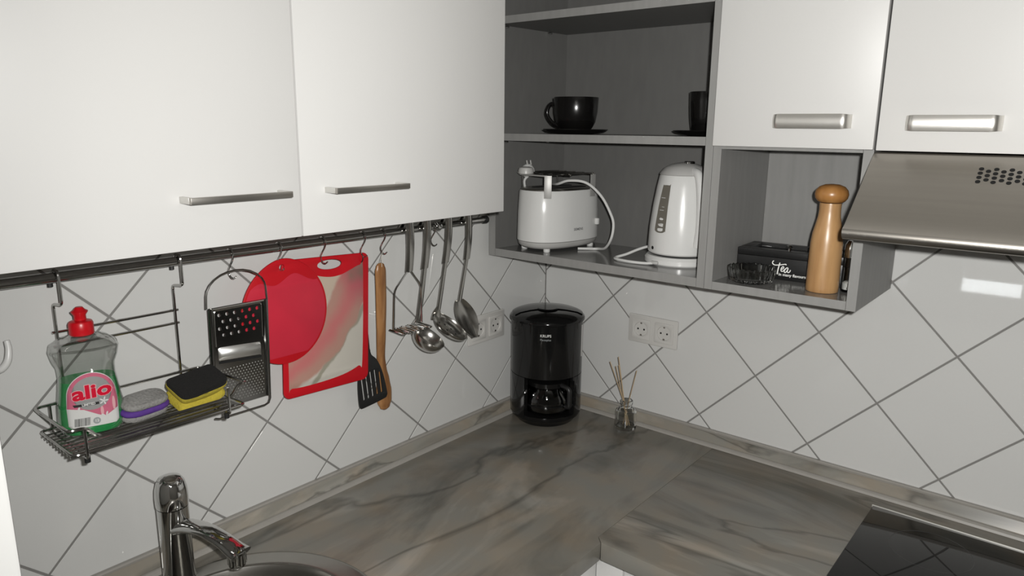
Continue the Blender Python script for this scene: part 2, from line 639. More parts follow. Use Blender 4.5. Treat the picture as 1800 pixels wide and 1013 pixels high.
b = BM(); box(b, -0.1, XE+0.1, YB-0.1, 0.1, -0.1, 0.0); struct('floor', b, FLOORM)
b = BM(); box(b, -0.1, XE+0.1, YB-0.1, 0.1, HC, HC+0.1); struct('ceiling', b, PLASTER)
b = BM(); box(b, -0.1, -0.0016, YB-0.1, 0.1, 0.0, HC); wl = struct('wall_left', b, GROUT)
b = BM(); box(b, -0.0016, XE+0.1, 0.0016, 0.1, 0.0, HC); wr = struct('wall_back', b, GROUT)
b = BM(); box(b, XE, XE+0.1, YB-0.1, 0.0016, 0.0, HC); struct('wall_right', b, PLASTER)
wx0, wx1, wz0, wz1 = 0.60, 1.02, 0.70, 2.05
b = BM()
box(b, -0.0016, wx0, YB-0.1, YB, 0, HC)
box(b, wx1, XE, YB-0.1, YB, 0, HC)
box(b, wx0, wx1, YB-0.1, YB, 0, wz0)
box(b, wx0, wx1, YB-0.1, YB, wz1, HC)
struct('wall_front', b, PLASTER)
# the window behind the photographer: blind lowered to a gap, its light mirrors in the tiles
win = bpy.data.objects.new('window_1', None); win['kind'] = 'structure'; link(win)
b = BM()
for x0, x1, z0, z1 in ((wx0, wx0+.05, wz0, wz1), (wx1-.05, wx1, wz0, wz1), (wx0, wx1, wz0, wz0+.02), (wx0, wx1, wz1-.05, wz1)):
    box(b, x0, x1, YB-.06, YB-.005, z0, z1, 0.003)
obj('window_frame', b, WHITEG, win)
b = BM(); box(b, wx0+.05, wx1-.05, YB-.04, YB-.036, wz0+.02, wz1-.05); obj('window_pane', b, GLASS, win)
b = BM()
zz = wz0+0.105
while zz < wz1-.05:
    box(b, wx0+.052, wx1-.052, YB-.03, YB-.022, zz, min(zz+.036, wz1-.05), 0.003); zz += .0365
obj('roller_blind', b, PLASTER, win)

# diagonal wall tiles, each one a bevelled piece
def clip(poly, f):
    out = []
    for i in range(len(poly)):
        p, q = poly[i-1], poly[i]
        a, c = f(p), f(q)
        if (a >= 0) != (c >= 0):
            t = a/(a-c)
            out.append((p[0]+(q[0]-p[0])*t, p[1]+(q[1]-p[1])*t))
        if c >= 0:
            out.append(q)
    return out

def inset(poly, d):
    n = len(poly); out = []
    for i in range(n):
        p0, p1, p2 = Vector(poly[i-1]), Vector(poly[i]), Vector(poly[(i+1) % n])
        e1, e2 = (p1-p0).normalized(), (p2-p1).normalized()
        n1, n2 = Vector((-e1.y, e1.x)), Vector((-e2.y, e2.x))
        den = 1+n1.dot(n2)
        out.append(tuple(p1+(n1+n2)*(d/max(den, 0.2))))
    return out

def tile_mesh(poly):
    b = BM()
    lv = [(inset(poly, 0), -0.0015), (inset(poly, 0), -0.0007), (inset(poly, 0.0008), 0.0)]
    rings = [[b.verts.new((x, y, z)) for x, y in p] for p, z in lv]
    for A, Bq in zip(rings, rings[1:]):
        for i in range(len(A)):
            j = (i+1) % len(A)
            b.faces.new((A[i], A[j], Bq[j], Bq[i]))
    b.faces.new(rings[-1])
    me = bpy.data.meshes.new('tile'); b.to_mesh(me); b.free()
    me.materials.append(TILE)
    return me

H = D/2-0.0029
FULL = None
def tiles(frame, u0, u1, v0, v1, uoff, parent):
    global FULL
    n = int(2.4/D)+3
    for i in range(-2*n, 2*n):
        for j in range(-8, 8):
            if (i+j) % 2:
                continue
            cu, cv = uoff+D/2+i*D/2, ZR+j*D/2
            dm = [(cu+H, cv), (cu, cv+H), (cu-H, cv), (cu, cv-H)]
            p = dm
            for f in (lambda q: q[0]-u0, lambda q: u1-q[0], lambda q: q[1]-v0, lambda q: v1-q[1]):
                p = clip(p, f) if p else p
            if len(p) < 3:
                continue
            area = abs(sum(p[k-1][0]*p[k][1]-p[k][0]*p[k-1][1] for k in range(len(p))))/2
            if area < 2e-5:
                continue
            lp = [(x-cu, y-cv) for x, y in p]
            if area > 2*H*H-1e-7:
                if FULL is None:
                    FULL = tile_mesh(lp)
                me = FULL
            else:
                q = [lp[0]]
                for r_ in lp[1:]:
                    if (Vector(r_)-Vector(q[-1])).length > 0.002:
                        q.append(r_)
                if (Vector(q[0])-Vector(q[-1])).length < 0.002:
                    q.pop()
                if len(q) < 3:
                    continue
                me = tile_mesh(q)
            o = link(bpy.data.objects.new('tile', me), parent)
            o.matrix_local = Matrix.Translation(frame @ Vector((cu, cv, 0))) @ frame
tiles(RIGHTW, 0.0015, 1.95, 0.90, 1.62, A0, wr)
tiles(LEFTW, -1.60, -0.0015, 0.90, 1.60, -B0, wl)
b = BM(); box(b, -0.00155, -0.0003, YB, -0.0016, 1.601, HC-.001); obj('upper_plaster', b, PLASTER, wl, False)
b = BM(); box(b, 0.0003, XE-.001, 0.0003, 0.00155, 1.621, HC-.001); obj('upper_plaster', b, PLASTER, wr, False)

# ------------------------------------------------------------------ base cabinets, worktops, upstand
def cabinet_left():
    t = thing('base_cabinet', 'white base cabinet under the stone worktop with the round sink', 'cabinet', (0.3, -1.0, 0.0))
    b = BM(); box(b, 0.54, 0.558, -1.57, -0.56, 0.10, 0.858); box(b, 0.02, 0.54, -1.57, -1.552, .1, .858); box(b, 0.02, .54, -1.55, -.02, .1, .118)
    obj('body', b, WHITE, t, False)
    for y0, y1 in ((-1.57, -1.105), (-1.10, -0.64)):
        b = BM(); box(b, 0.560, 0.578, y0, y1, 0.105, 0.852, 0.0015); obj('door', b, WHITE, t)
    b = BM(); box(b, 0.560, 0.578, -0.636, -0.579, 0.105, 0.855, 0.0015); obj('filler_panel', b, WHITE, t)
    b = BM(); box(b, 0.50, 0.516, -1.57, -0.56, 0.0, 0.0995); obj('plinth', b, WHITE, t, False)
cabinet_left()
def cabinet_right():
    t = thing('base_cabinet', 'white base cabinet under the stone worktop with the black hob', 'cabinet', (1.2, -0.3, 0.0))
    b = BM(); box(b, 0.56, 1.98, -0.558, -0.54, 0.10, 0.858); box(b, 1.962, 1.98, -.54, -.02, .1, .858); box(b, .56, 1.962, -.54, -.02, .1, .118)
    obj('body', b, WHITE, t, False)
    b = BM(); box(b, 0.5785, 0.642, -0.578, -0.560, 0.105, 0.853, 0.0015); obj('filler_panel', b, WHITE, t)
    for x0, x1 in ((0.645, 0.985), (0.99, 1.57), (1.575, 1.98)):
        b = BM(); box(b, x0, x1, -0.578, -0.560, 0.105, 0.852, 0.0015); obj('door', b, WHITE, t)
    b = BM(); box(b, 0.52, 1.98, -0.516, -0.50, 0.0, 0.0995); obj('plinth', b, WHITE, t, False)
cabinet_right()

SK = (0.300, -1.222)
b = plate([[(0.0005, -0.0005), (0.0005, -1.572), (0.602, -1.572), (0.602, -0.603), (0.5855, -0.5865), (0.5855, -0.0005)],
           ell(SK[0], SK[1], 0.222, 0.222, 64)], 0.04, 0.0015)
bmesh.ops.translate(b, verts=b.verts, vec=(0, 0, 0.88))
tag(obj('worktop', b, STONE_L), 'grey stone-look worktop along the left wall, with the round sink set in', 'worktop')
b = plate([[(0.5865, -0.0005), (0.5865, -0.5865), (0.603, -0.602), (1.98, -0.602), (1.98, -0.0005)]], 0.04, 0.0015)
bmesh.ops.translate(b, verts=b.verts, vec=(0, 0, 0.88))
tag(obj('worktop', b, STONE_R), 'grey stone-look worktop right of the joint, carrying the black hob', 'worktop')

def upstand(side):
    L = 1.570 if side == 'left' else 1.95
    lab = {'left': 'grey stone-look sealing strip along the foot of the left tiled wall',
           'right': 'grey stone-look sealing strip along the foot of the tiled wall behind the hob'}[side]
    t = thing('worktop_upstand', lab, 'sealing strip', (0.01, -0.01, WT))
    profs = [('decor_strip', [(0.0005, 0.9002), (0.0005, 0.9345), (0.0095, 0.9345), (0.0105, 0.932), (0.0225, 0.9105), (0.0225, 0.9002)], STRIPM),
             ('sealing_lip', [(0.0005, 0.9347), (0.0008, 0.9385), (0.010, 0.9395), (0.0128, 0.9370), (0.0115, 0.9325), (0.0097, 0.9347)], LIPM),
             ('sealing_lip', [(0.0227, 0.9002), (0.0227, 0.9090), (0.0265, 0.9085), (0.0315, 0.9055), (0.0335, 0.9002)], LIPM)]
    for nm, pr_, m in profs:
        b = BM()
        A = []; Bq = []
        for wv, z in pr_:
            if side == 'left':
                A.append(b.verts.new((wv, -wv-0.0003, z))); Bq.append(b.verts.new((wv, -L, z)))
            else:
                A.append(b.verts.new((wv+0.0003, -wv, z))); Bq.append(b.verts.new((L, -wv, z)))
        n = len(A)
        for i in range(n):
            j = (i+1) % n
            b.faces.new((A[i], A[j], Bq[j], Bq[i]))
        b.faces.new(A); b.faces.new(Bq)
        o = obj(nm, b, m, t, smooth=False)
upstand('left')
upstand('right')

# sink with its bowl
def sink():
    t = thing('sink', 'round brushed steel sink set into the worktop below the tap', 'sink', (SK[0], SK[1], WT))
    c = (SK[0], SK[1], WT)
    b = BM()
    lathe(b, [(0.2415, 0.0003), (0.2415, 0.0022), (0.239, 0.0042), (0.232, 0.0052), (0.215, 0.0048), (0.203, 0.0055), (0.199, 0.0050), (0.1965, 0.0035)], c, 96, cap=False)
    obj('rim', b, SINKM, t)
    b = BM()
    lathe(b, [(0.1964, 0.0034), (0.1925, -0.006), (0.190, -0.030), (0.186, -0.110), (0.172, -0.140), (0.140, -0.152), (0.045, -0.158), (0.040, -0.162), (0.0, -0.164)], c, 96, cap=False)
    obj('bowl', b, SINKM, t)
    b = BM()
    lathe(b, [(0.038, -0.1575), (0.034, -0.1555), (0.012, -0.158), (0.0, -0.158)], c, 32)
    obj('drain', b, CHROME, t)
sink()

def faucet():
    bx, by = 0.083, -1.2155
    t = thing('tap', 'chrome single-lever tap standing at the rear of the round sink', 'tap', (bx, by, WT+.005))
    z0 = WT+0.0055
    b = BM()
    lathe(b, [(0.0, 0), (0.031, 0), (0.031, 0.004), (0.0285, 0.007), (0.0272, 0.012), (0.0265, 0.08), (0.0265, 0.150)], (bx, by, z0), 40)
    obj('body', b, CHROME, t)
    b = BM()
    lathe(b, [(0.0268, 0.1515), (0.0275, 0.154), (0.0278, 0.170), (0.0268, 0.184), (0.0235, 0.197), (0.0175, 0.2055), (0.009, 0.2085), (0.0, 0.209)], (bx, by, z0), 40)
    cap = obj('lever_head', b, CHROME, t)
    b = BM()
    cc = Vector((bx+0.010, by-0.004, z0+0.2025))
    lathe(b, [(0.0, 0.0), (0.0105, 0.0), (0.0105, 0.0045), (0.009, 0.0055), (0, 0.0057)], cc, 24, rot=Matrix.Rotation(R(16), 3, 'Y'))
    obj('marker_disc', b, HANDLED, cap)
    # lever arm that points back to the wall
    b = BM()
    pts = smoothpath([(bx-0.014, by+0.006, z0+0.180), (bx-0.032, by+0.0135, z0+0.180), (bx-0.048, by+0.0205, z0+0.178)], 5)
    tube(b, pts, [0.0095, 0.009, 0.0085, 0.008, 0.0075, 0.007, 0.0065, 0.006, 0.0055, 0.0052, 0.0045], 10, flat=((0, 0, 1), 0.55))
    obj('lever', b, CHROME, cap)
    # flattened spout
    ex, ey = 0.238, -1.182
    d = Vector((ex-bx, ey-by, 0)).normalized()
    s = BM()
    base = Vector((bx, by, z0))
    P = [base+d*0.015+Vector((0, 0, 0.112)), base+d*0.045+Vector((0, 0, 0.121)), base+d*0.085+Vector((0, 0, 0.124)),
         base+d*0.125+Vector((0, 0, 0.117)), base+d*0.150+Vector((0, 0, 0.108)), base+d*0.166+Vector((0, 0, 0.103))]
    P = smoothpath(P, 5)
    n = len(P)
    rr = [0.0215-0.0045*math.sin(PI*i/(n-1)) for i in range(n)]
    tube(s, P, rr, 18, flat=((0, 0, 1), 0.52))
    obj('spout', s, CHROME, t)
    b = BM()
    ec = base+d*0.155+Vector((0, 0, 0.078))
    ring = [(0.0, 0), (0.0125, 0), (0.0140, 0.002), (0.0145, 0.006), (0.0150, 0.028), (0.0, 0.029)]
    lathe(b, ring, ec, 28)
    ae = obj('aerator', b, CHROME, t)
    b = BM()
    for i in range(16):
        a = 2*PI*i/16
        p = ec+Vector((math.cos(a)*0.0148, math.sin(a)*0.0148, 0.006))
        tube(b, [p, p+Vector((0, 0, 0.018))], 0.0011, 6)
    k = obj('grip_ribs', b, CHROME, ae); k['kind'] = 'stuff'
faucet()

def hob():
    t = thing('hob', 'black glass ceramic hob with a bright steel rear rim', 'hob', (1.28, -0.34, WT))
    b = BM(); box(b, 0.990, 1.570, -0.595, -0.087, WT+.0003, WT+.0055, 0.0012); obj('glass_top', b, HOBM, t)
    b = BM(); box(b, 0.988, 1.572, -0.0865, -0.0835, WT+.0003, WT+.0065, 0.0008); obj('steel_edge', b, EDGEM, t)
    for cx, cy, r_ in ((1.125, -0.205, 0.075), (1.125, -0.45, 0.09), (1.43, -0.205, 0.09), (1.43, -0.45, 0.075)):
        b = BM(); lathe(b, [(r_-.0012, WT+.0055), (r_-.0012, WT+.0056), (r_, WT+.0056), (r_, WT+.0055)], (cx, cy, 0), 64, cap=False)
        obj('cooking_ring', b, HOBRING, t)
hob()

# ------------------------------------------------------------------ wall cabinets
XD = 0.320
def wall_cab_left(y0, y1, hy0, hy1, label, frame_end=False):
    t = thing('wall_cabinet', label, 'cabinet', (0.15, (y0+y1)/2, 1.552))
    b = BM()
    box(b, 0.0015, 0.300, y0+.001, y0+.018, 1.553, 2.25)
    box(b, 0.0015, 0.300, y1-.018, y1-.001, 1.553, 2.25)
    box(b, 0.0015, 0.300, y0+.0185, y1-.0185, 1.553, 1.571)
    box(b, 0.0015, 0.300, y0+.0185, y1-.0185, 2.232, 2.25)
    box(b, 0.0015, 0.010, y0+.0185, y1-.0185, 1.572, 2.231)
    obj('carcass', b, WHITE, t, False)
    b = BM(); box(b, 0.3015, XD, y0+.0012, y1-.0012, 1.551, 2.252, 0.0012)
    d = obj('door', b, WHITE, t)
    b = BM(); box(b, XD+0.0265, XD+0.0335, hy0, hy1, 1.6175, 1.6265, 0.0005)
    h = obj('handle', b, HANDLED, d)
    for ya, yb in ((hy0, hy0+.006), (hy1-.006, hy1)):
        b = BM(); box(b, XD+.0003, XD+.0263, ya, yb, 1.6175, 1.6265, .0004)
        obj('handle_leg', b, HANDLEG, h)
wall_cab_left(-1.075, -0.581, -1.030, -0.875, 'white wall cabinet over the hanging ladles, next to the grey shelf')
wall_cab_left(-1.571, -1.0755, -1.268, -1.111, 'white wall cabinet over the wire basket with the soap bottle')

# grey corner shelf unit
def shelf_unit():
    t = thing('shelf_unit', 'open grey shelf unit in the corner holding toaster, kettle and cups', 'shelf', (0.33, -0.15, 1.384))
    x0, x1, y0 = 0.020, 0.642, -0.2845
    b = BM()
    A = [(0.018, y0), (0.040, y0), (0.064, -0.0105), (0.042, -0.0105)]
    prism(b, A, (1.384, 2.25)); o = obj('side_panel', b, GREY_SHADE, t, False)
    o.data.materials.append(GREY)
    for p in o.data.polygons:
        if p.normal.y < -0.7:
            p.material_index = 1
    b = BM(); box(b, 0.624, 0.6415, y0, -0.0105, 1.384, 2.25, 0.0004); obj('side_panel', b, GREY, t, False)
    b = BM(); box(b, 0.044, 0.6235, -0.0100, -0.0015, 1.386, 2.248); obj('back_panel', b, GREY_SHADE, t, False)
    for nm, z0, z1, m in (('bottom_shelf', 1.3845, 1.4045, GREYT), ('shelf', 1.690, 1.708, GREY), ('shelf', 1.977, 1.995, GREY), ('top_panel', 2.23, 2.2495, GREY)):
        b = BM()
        prism(b, [(0.0405, y0), (0.6235, y0), (0.6235, -0.011), (0.0645, -0.011)], (z0, z1))
        o = obj(nm, b, m, t, False)
        if nm != 'top_panel':
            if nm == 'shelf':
                o.data.materials[0] = GREY_SHADE
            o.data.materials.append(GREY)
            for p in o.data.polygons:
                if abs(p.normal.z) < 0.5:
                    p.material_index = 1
        if nm == 'shelf':
            for yy in (-0.255, -0.09):
                b = BM()
                xx = 0.0415+0.0235*(yy-y0)/0.274
                tube(b, [(xx, yy, z0-0.004), (xx+0.012, yy, z0-0.004)], 0.0028, 8)
                obj('shelf_pin', b, CHROME, t)
shelf_unit()

def bow_handle(x0, x1, z, parent):
    """flat bow handle: a wide strip that bulges out from the door"""
    b = BM()
    n = 72
    zh = 0.0135
    yd = -0.3035
    rows = []
    for i in range(n+1):
        u = i/n
        e = min(u, 1-u)/0.10
        out = 0.020*math.sqrt(max(0.0, 1-max(0, 1-e)**2.2))+0.0005 if e < 1 else 0.0205
        x = x0+(x1-x0)*u
        taper = 1.0-0.10*max(0, 1-e)
        row = []
        for th in range(7):
            v = -1+2*th/6
            row.append((x, yd-out+0.0028*v*v, z+zh*taper*v))
        rows.append(row)
    F = [[b.verts.new(p) for p in r_] for r_ in rows]
    K = [[b.verts.new((p[0], min(p[1]+0.0035, yd-0.0002), p[2])) for p in r_] for r_ in rows]
    for i in range(n):
        for j in range(6):
            b.faces.new((F[i][j], F[i+1][j], F[i+1][j+1], F[i][j+1]))
            b.faces.new((K[i][j], K[i][j+1], K[i+1][j+1], K[i+1][j]))
        for j in (0, 6):
            b.faces.new((F[i][j], F[i+1][j], K[i+1][j], K[i][j]))
    for i in (0, n):
        for j in range(6):
            b.faces.new((F[i][j], F[i][j+1], K[i][j+1], K[i][j]))
    return obj('handle', b, HANDLE, parent, ang=60)

def niche_cabinet():
    t = thing('wall_cabinet', 'grey wall cabinet with a white door over an open niche with the tea box', 'cabinet', (0.8, -0.15, 1.384))
    y0 = -0.2845
    x0, x1 = 0.6425, 0.953
    b = BM(); box(b, x0, 0.660, y0, -0.0015, 1.384, 2.25, 0.0004); obj('side_panel', b, GREY, t, False)
    b = BM(); box(b, 0.935, x1, y0, -0.0015, 1.384, 2.25, 0.0004); obj('side_panel', b, GREY, t, False)
    b = BM(); box(b, 0.6605, 0.9345, -0.010, -0.0015, 1.386, 2.248); obj('back_panel', b, GREY, t, False)
    b = BM(); box(b, 0.6605, 0.9345, y0, -0.0105, 1.3845, 1.402)
    o = obj('bottom_shelf', b, GREYT, t, False)
    o.data.materials.append(GREY)
    for p in o.data.polygons:
        if abs(p.normal.z) < 0.5:
            p.material_index = 1
    b = BM(); box(b, 0.6605, 0.9345, y0, -0.0105, 1.684, 1.702); obj('shelf', b, GREY, t, False)
    b = BM(); box(b, 0.6605, 0.9345, y0, -0.0105, 2.232, 2.2495); obj('top_panel', b, GREY, t, False)
    b = BM(); box(b, 0.6475, 0.9545, -0.303, -0.2855, 1.6905, 2.252, 0.0012)
    d = obj('door', b, WHITE, t)
    bow_handle(0.771, 0.914, 1.7405, d)
niche_cabinet()
def hood_cabinet():
    t = thing('wall_cabinet', 'white wall cabinet over the steel cooker hood', 'cabinet', (1.26, -0.15, 1.688))
    b = BM()
    box(b, 0.9605, 0.978, -0.2845, -0.0015, 1.70, 2.25); box(b, 1.542, 1.5595, -0.2845, -0.0015, 1.70, 2.25)
    box(b, 0.9785, 1.5415, -0.2845, -0.0015, 1.70, 1.716); box(b, 0.9785, 1.5415, -0.2845, -0.0015, 2.234, 2.25)
    box(b, 0.9785, 1.5415, -0.0105, -0.0015, 1.7165, 2.2335)
    obj('carcass', b, WHITE, t, False)
    b = BM(); box(b, 0.9595, 1.5585, -0.303, -0.2855, 1.6895, 2.252, 0.0012)
    d = obj('door', b, WHITE, t)
    bow_handle(1.003, 1.146, 1.738, d)
hood_cabinet()

def hood():
    t = thing('cooker_hood', 'brushed steel sloping cooker hood over the hob', 'cooker hood', (1.26, -0.2, 1.54))
    x0, x1 = 0.958, 1.560
    # section (y,z): top rear, slope down to a rolled front lip, underside back to the wall
    prof = [(-0.016, 1.686), (-0.300, 1.6865), (-0.306, 1.684)]
    a, c = Vector((-0.306, 1.684)), Vector((-0.446, 1.5685))
    for i in range(1, 9):
        prof.append(tuple(a.lerp(c, i/8)))
    cc = Vector((-0.4465, 1.5565))
    for i in range(1, 11):
        an = R(128+17*i)
        prof.append((cc.x+0.0118*math.cos(an), cc.y+0.0118*math.sin(an)))
    prof += [(-0.430, 1.5448), (-0.29, 1.560), (-0.016, 1.572)]
    b = BM()
    A = [b.verts.new((x0, y, z)) for y, z in prof]
    Bq = [b.verts.new((x1, y, z)) for y, z in prof]
    n = len(prof)
    for i in range(n):
        j = (i+1) % n
        b.faces.new((A[i], A[j], Bq[j], Bq[i]))
    b.faces.new(A); b.faces.new(Bq)
    obj('visor', b, STEELH, t, ang=30)
    s = (c-a).normalized()
    nv = Vector((0, -s.y*-1, 0))
    nrm = Vector((0, s.y, -s.x))          # outward normal (y,z) = (-,+)
    if nrm.y > 0:
        nrm = -nrm
    me = None
    for r_ in range(4):
        for k in range(26):
            x = 1.1285+k*0.0105
            dist = 0.030+r_*0.0102+(0.0051 if k % 2 else 0.0)
            if k % 2 and r_ == 3:
                continue
            p = a+s*dist
            pos = Vector((x, p.x, p.y))+nrm*0.00015
            if me is None:
                bb = BM()
                rot = Vector((0, 0, 1)).rotation_difference(nrm).to_matrix()
                lathe(bb, [(0.0, 0.0), (0.0038, 0.0), (0.0038, 0.0002), (0.0, 0.0002)], (0, 0, 0), 14, rot=rot)
                o = obj('vent_hole', bb, DARKGAP, t, local=True)
                me = o.data
            else:
                o = link(bpy.data.objects.new('vent_hole', me), t)
            o.location = pos-t.location
hood()

# ------------------------------------------------------------------ tall white cabinet and hook at the left edge
b = BM()
t = thing('tall_cabinet', 'tall white cabinet, its edge at the far left of the picture', 'cabinet', (0.3, -1.85, 0.0))
box(b, 0.002, 0.58, -2.17, -1.5735, 0.0, 2.25, 0.002); obj('carcass', b, WHITEG, t)
b = BM(); box(b, 0.5805, 0.6005, -2.17, -1.5735, 0.1, 2.25, 0.004); d_ = obj('door', b, WHITEG, t)
b = BM(); tube(b, fillet([(0.6008, -2.10, 1.05), (0.630, -2.10, 1.05), (0.630, -2.10, 1.30), (0.6008, -2.10, 1.30)], 0.01), 0.005, 8); obj('handle', b, HANDLE, d_)

t = thing('wall_hook', 'white plastic hook on the tiles at the left edge', 'hook', (0.0, -1.438, 1.38))
b = place(plate([rrect(-0.016, 0.016, -0.025, 0.03, 0.008)], 0.004, 0.001), LEFTW, (0.0023, -1.445, 1.385)); obj('base_plate', b, WHITEG, t)
b = BM()
P = smoothpath([(0.004, -1.445, 1.368), (0.016, -1.440, 1.358), (0.030, -1.428, 1.354), (0.036, -1.418, 1.366), (0.034, -1.4135, 1.384), (0.032, -1.414, 1.398)], 5)
tube(b, P, [0.0075-0.0035*i/(len(P)-1) for i in range(len(P))], 10); obj('prong', b, WHITEG, t)

# ------------------------------------------------------------------ rail with hooks
RX, RZ = 0.045, 1.487
t = thing('hanging_rail', 'dark chrome rail under the left wall cabinets', 'rail', (RX, -0.9, RZ))
b = BM(); tube(b, [(RX, -1.56, RZ), (RX, -0.327, RZ)], 0.0080, 16); obj('bar', b, WIRE, t)
b = BM(); lathe(b, [(0.0, 0), (0.0098, 0), (0.0104, 0.003), (0.0098, 0.014), (0.0, 0.0145)], (RX, -0.326, RZ), 20, rot=Matrix.Rotation(R(90), 3, 'X')); obj('end_cap', b, BLACKM, t)
for yy in (-1.50, -0.508):
    b = BM()
    lathe(b, [(0.0, 0.0003), (0.0165, 0.0003), (0.0165, 0.005), (0.009, 0.008), (0.0075, 0.036), (0, 0.0362)], (0, yy, RZ), 24, rot=Matrix.Rotation(R(90), 3, 'Y'))
    lathe(b, [(0.0, -0.008), (0.0115, -0.008), (0.0125, -0.006), (0.0125, 0.006), (0.0115, 0.008), (0.0, 0.008)], (RX, yy, RZ), 24, rot=Matrix.Rotation(R(90), 3, 'X'))
    obj('bracket', b, CHROME, t)

def s_hook_mesh():
    b = BM()
    P = smoothpath([(-0.0085, 0.0, -0.006), (-0.0105, 0, 0.001), (-0.0075, 0, 0.0078), (0, 0, 0.0107), (0.0078, 0, 0.0078), (0.0108, 0.0002, 0.0),
                    (0.008, 0.0, -0.011), (0.0015, -0.002, -0.022), (-0.0035, -0.003, -0.031), (-0.0042, -0.002, -0.039), (0.000, 0.0, -0.0455),
                    (0.006, 0.002, -0.0462), (0.0105, 0.003, -0.042)], 5)
    tube(b, P, 0.0014, 8)
    return b
hooks = [(-1.049, 'chrome S-hook on the rail, holding the steel grater'),
         (-0.946, 'chrome S-hook on the rail, holding the round red board'),
         (-0.842, 'chrome S-hook on the rail, through the oval hole of the picture board'),
         (-0.737, 'chrome S-hook on the rail above the upper right corner of the picture board'),
         (-0.680, 'chrome S-hook on the rail, holding the wooden spoon by a string'),
         (-0.522, 'empty chrome S-hook on the rail between the ladle and the skimmer')]
first = None
for y, lab in hooks:
    if first is None:
        first = obj('s_hook', s_hook_mesh(), CHROME)
        o = first
    else:
        o = first.copy(); COL.objects.link(o)
    o.location = (RX, y, RZ)
    tag(o, lab, 'hook', 'S-hooks on the rail')

# ------------------------------------------------------------------ wire basket and what stands in it
def basket():
    t = thing('wire_basket', 'chromed wire basket hung from the rail under the left cabinet', 'basket', (0.09, -1.245, 1.225))
    XB, XF, YL, YR, YRF = 0.020, 0.160, -1.388, -1.113, -1.100
    zr, zb = 1.276, 1.235
    b = BM()
    P = fillet([(XB, YL, zr), (XF, YL, zr), (XF, -1.364, zr), (XF, -1.349, zr-0.020), (XF, -1.130, zr-0.020), (XF, -1.115, zr), (XF, YRF, zr), (XB, YR, zr)], 0.010, 5, True)
    tube(b, P, 0.0026, 8, closed=True); obj('rim', b, WIRE, t)
    b = BM()
    P = fillet([(XB, YL+.004, zb), (XF-.002, YL+.004, zb), (XF-.002, YRF-.004, zb), (XB, YR-.003, zb)], 0.010, 5, True)
    tube(b, P, 0.0026, 8, closed=True); obj('base_loop', b, WIRE, t)
    for i in range(10):
        x = XB+0.012+i*(XF-XB-0.022)/9
        b = BM(); tube(b, [(x, YL+0.002, zb-0.0045), (x, YR-0.001, zb-0.0045)], 0.0019, 7); obj('base_wire', b, WIRE, t)
    for y in (YL+0.022, YR-0.022):
        b = BM()
        P = fillet([(XB, y, zr), (XB-0.001, y, zb-0.009), (XF+0.001, y, zb-0.009), (XF, y, zr-0.001)], 0.006)
        tube(b, P, 0.0024, 7); obj('cross_wire', b, WIRE, t)
    for y in (YL+.024, YR-.024):
        b = BM(); tube(b, [(XF-0.008, y, zb-0.018), (XF-0.008, y, zb-0.0085)], 0.0045, 8)
        obj('foot', b, BLACKM, t)
    for y in (-1.341, -1.148):
        b = BM()
        P = fillet([(RX-0.0105, y, RZ-0.006), (RX-0.0105, y, RZ+0.0108), (RX+0.0108, y, RZ+0.0108), (RX+0.0108, y, 1.4445), (0.017, y, 1.439), (0.017, y, zb-0.004)], 0.008, 6)
        tube(b, P, 0.0026, 8); obj('hanger', b, WIRE, t)
        b = BM(); tube(b, [(RX-0.016, y-0.004, RZ-0.017), (RX-0.016, y-0.004, RZ-0.002)], 0.0042, 8); obj('rubber_stop', b, BLACKM, t)
    for z in (1.392, 1.368):
        b = BM(); tube(b, [(0.0145, -1.347, z), (0.0145, -1.141, z)], 0.0023, 8); obj('cross_bar', b, WIRE, t)
basket()

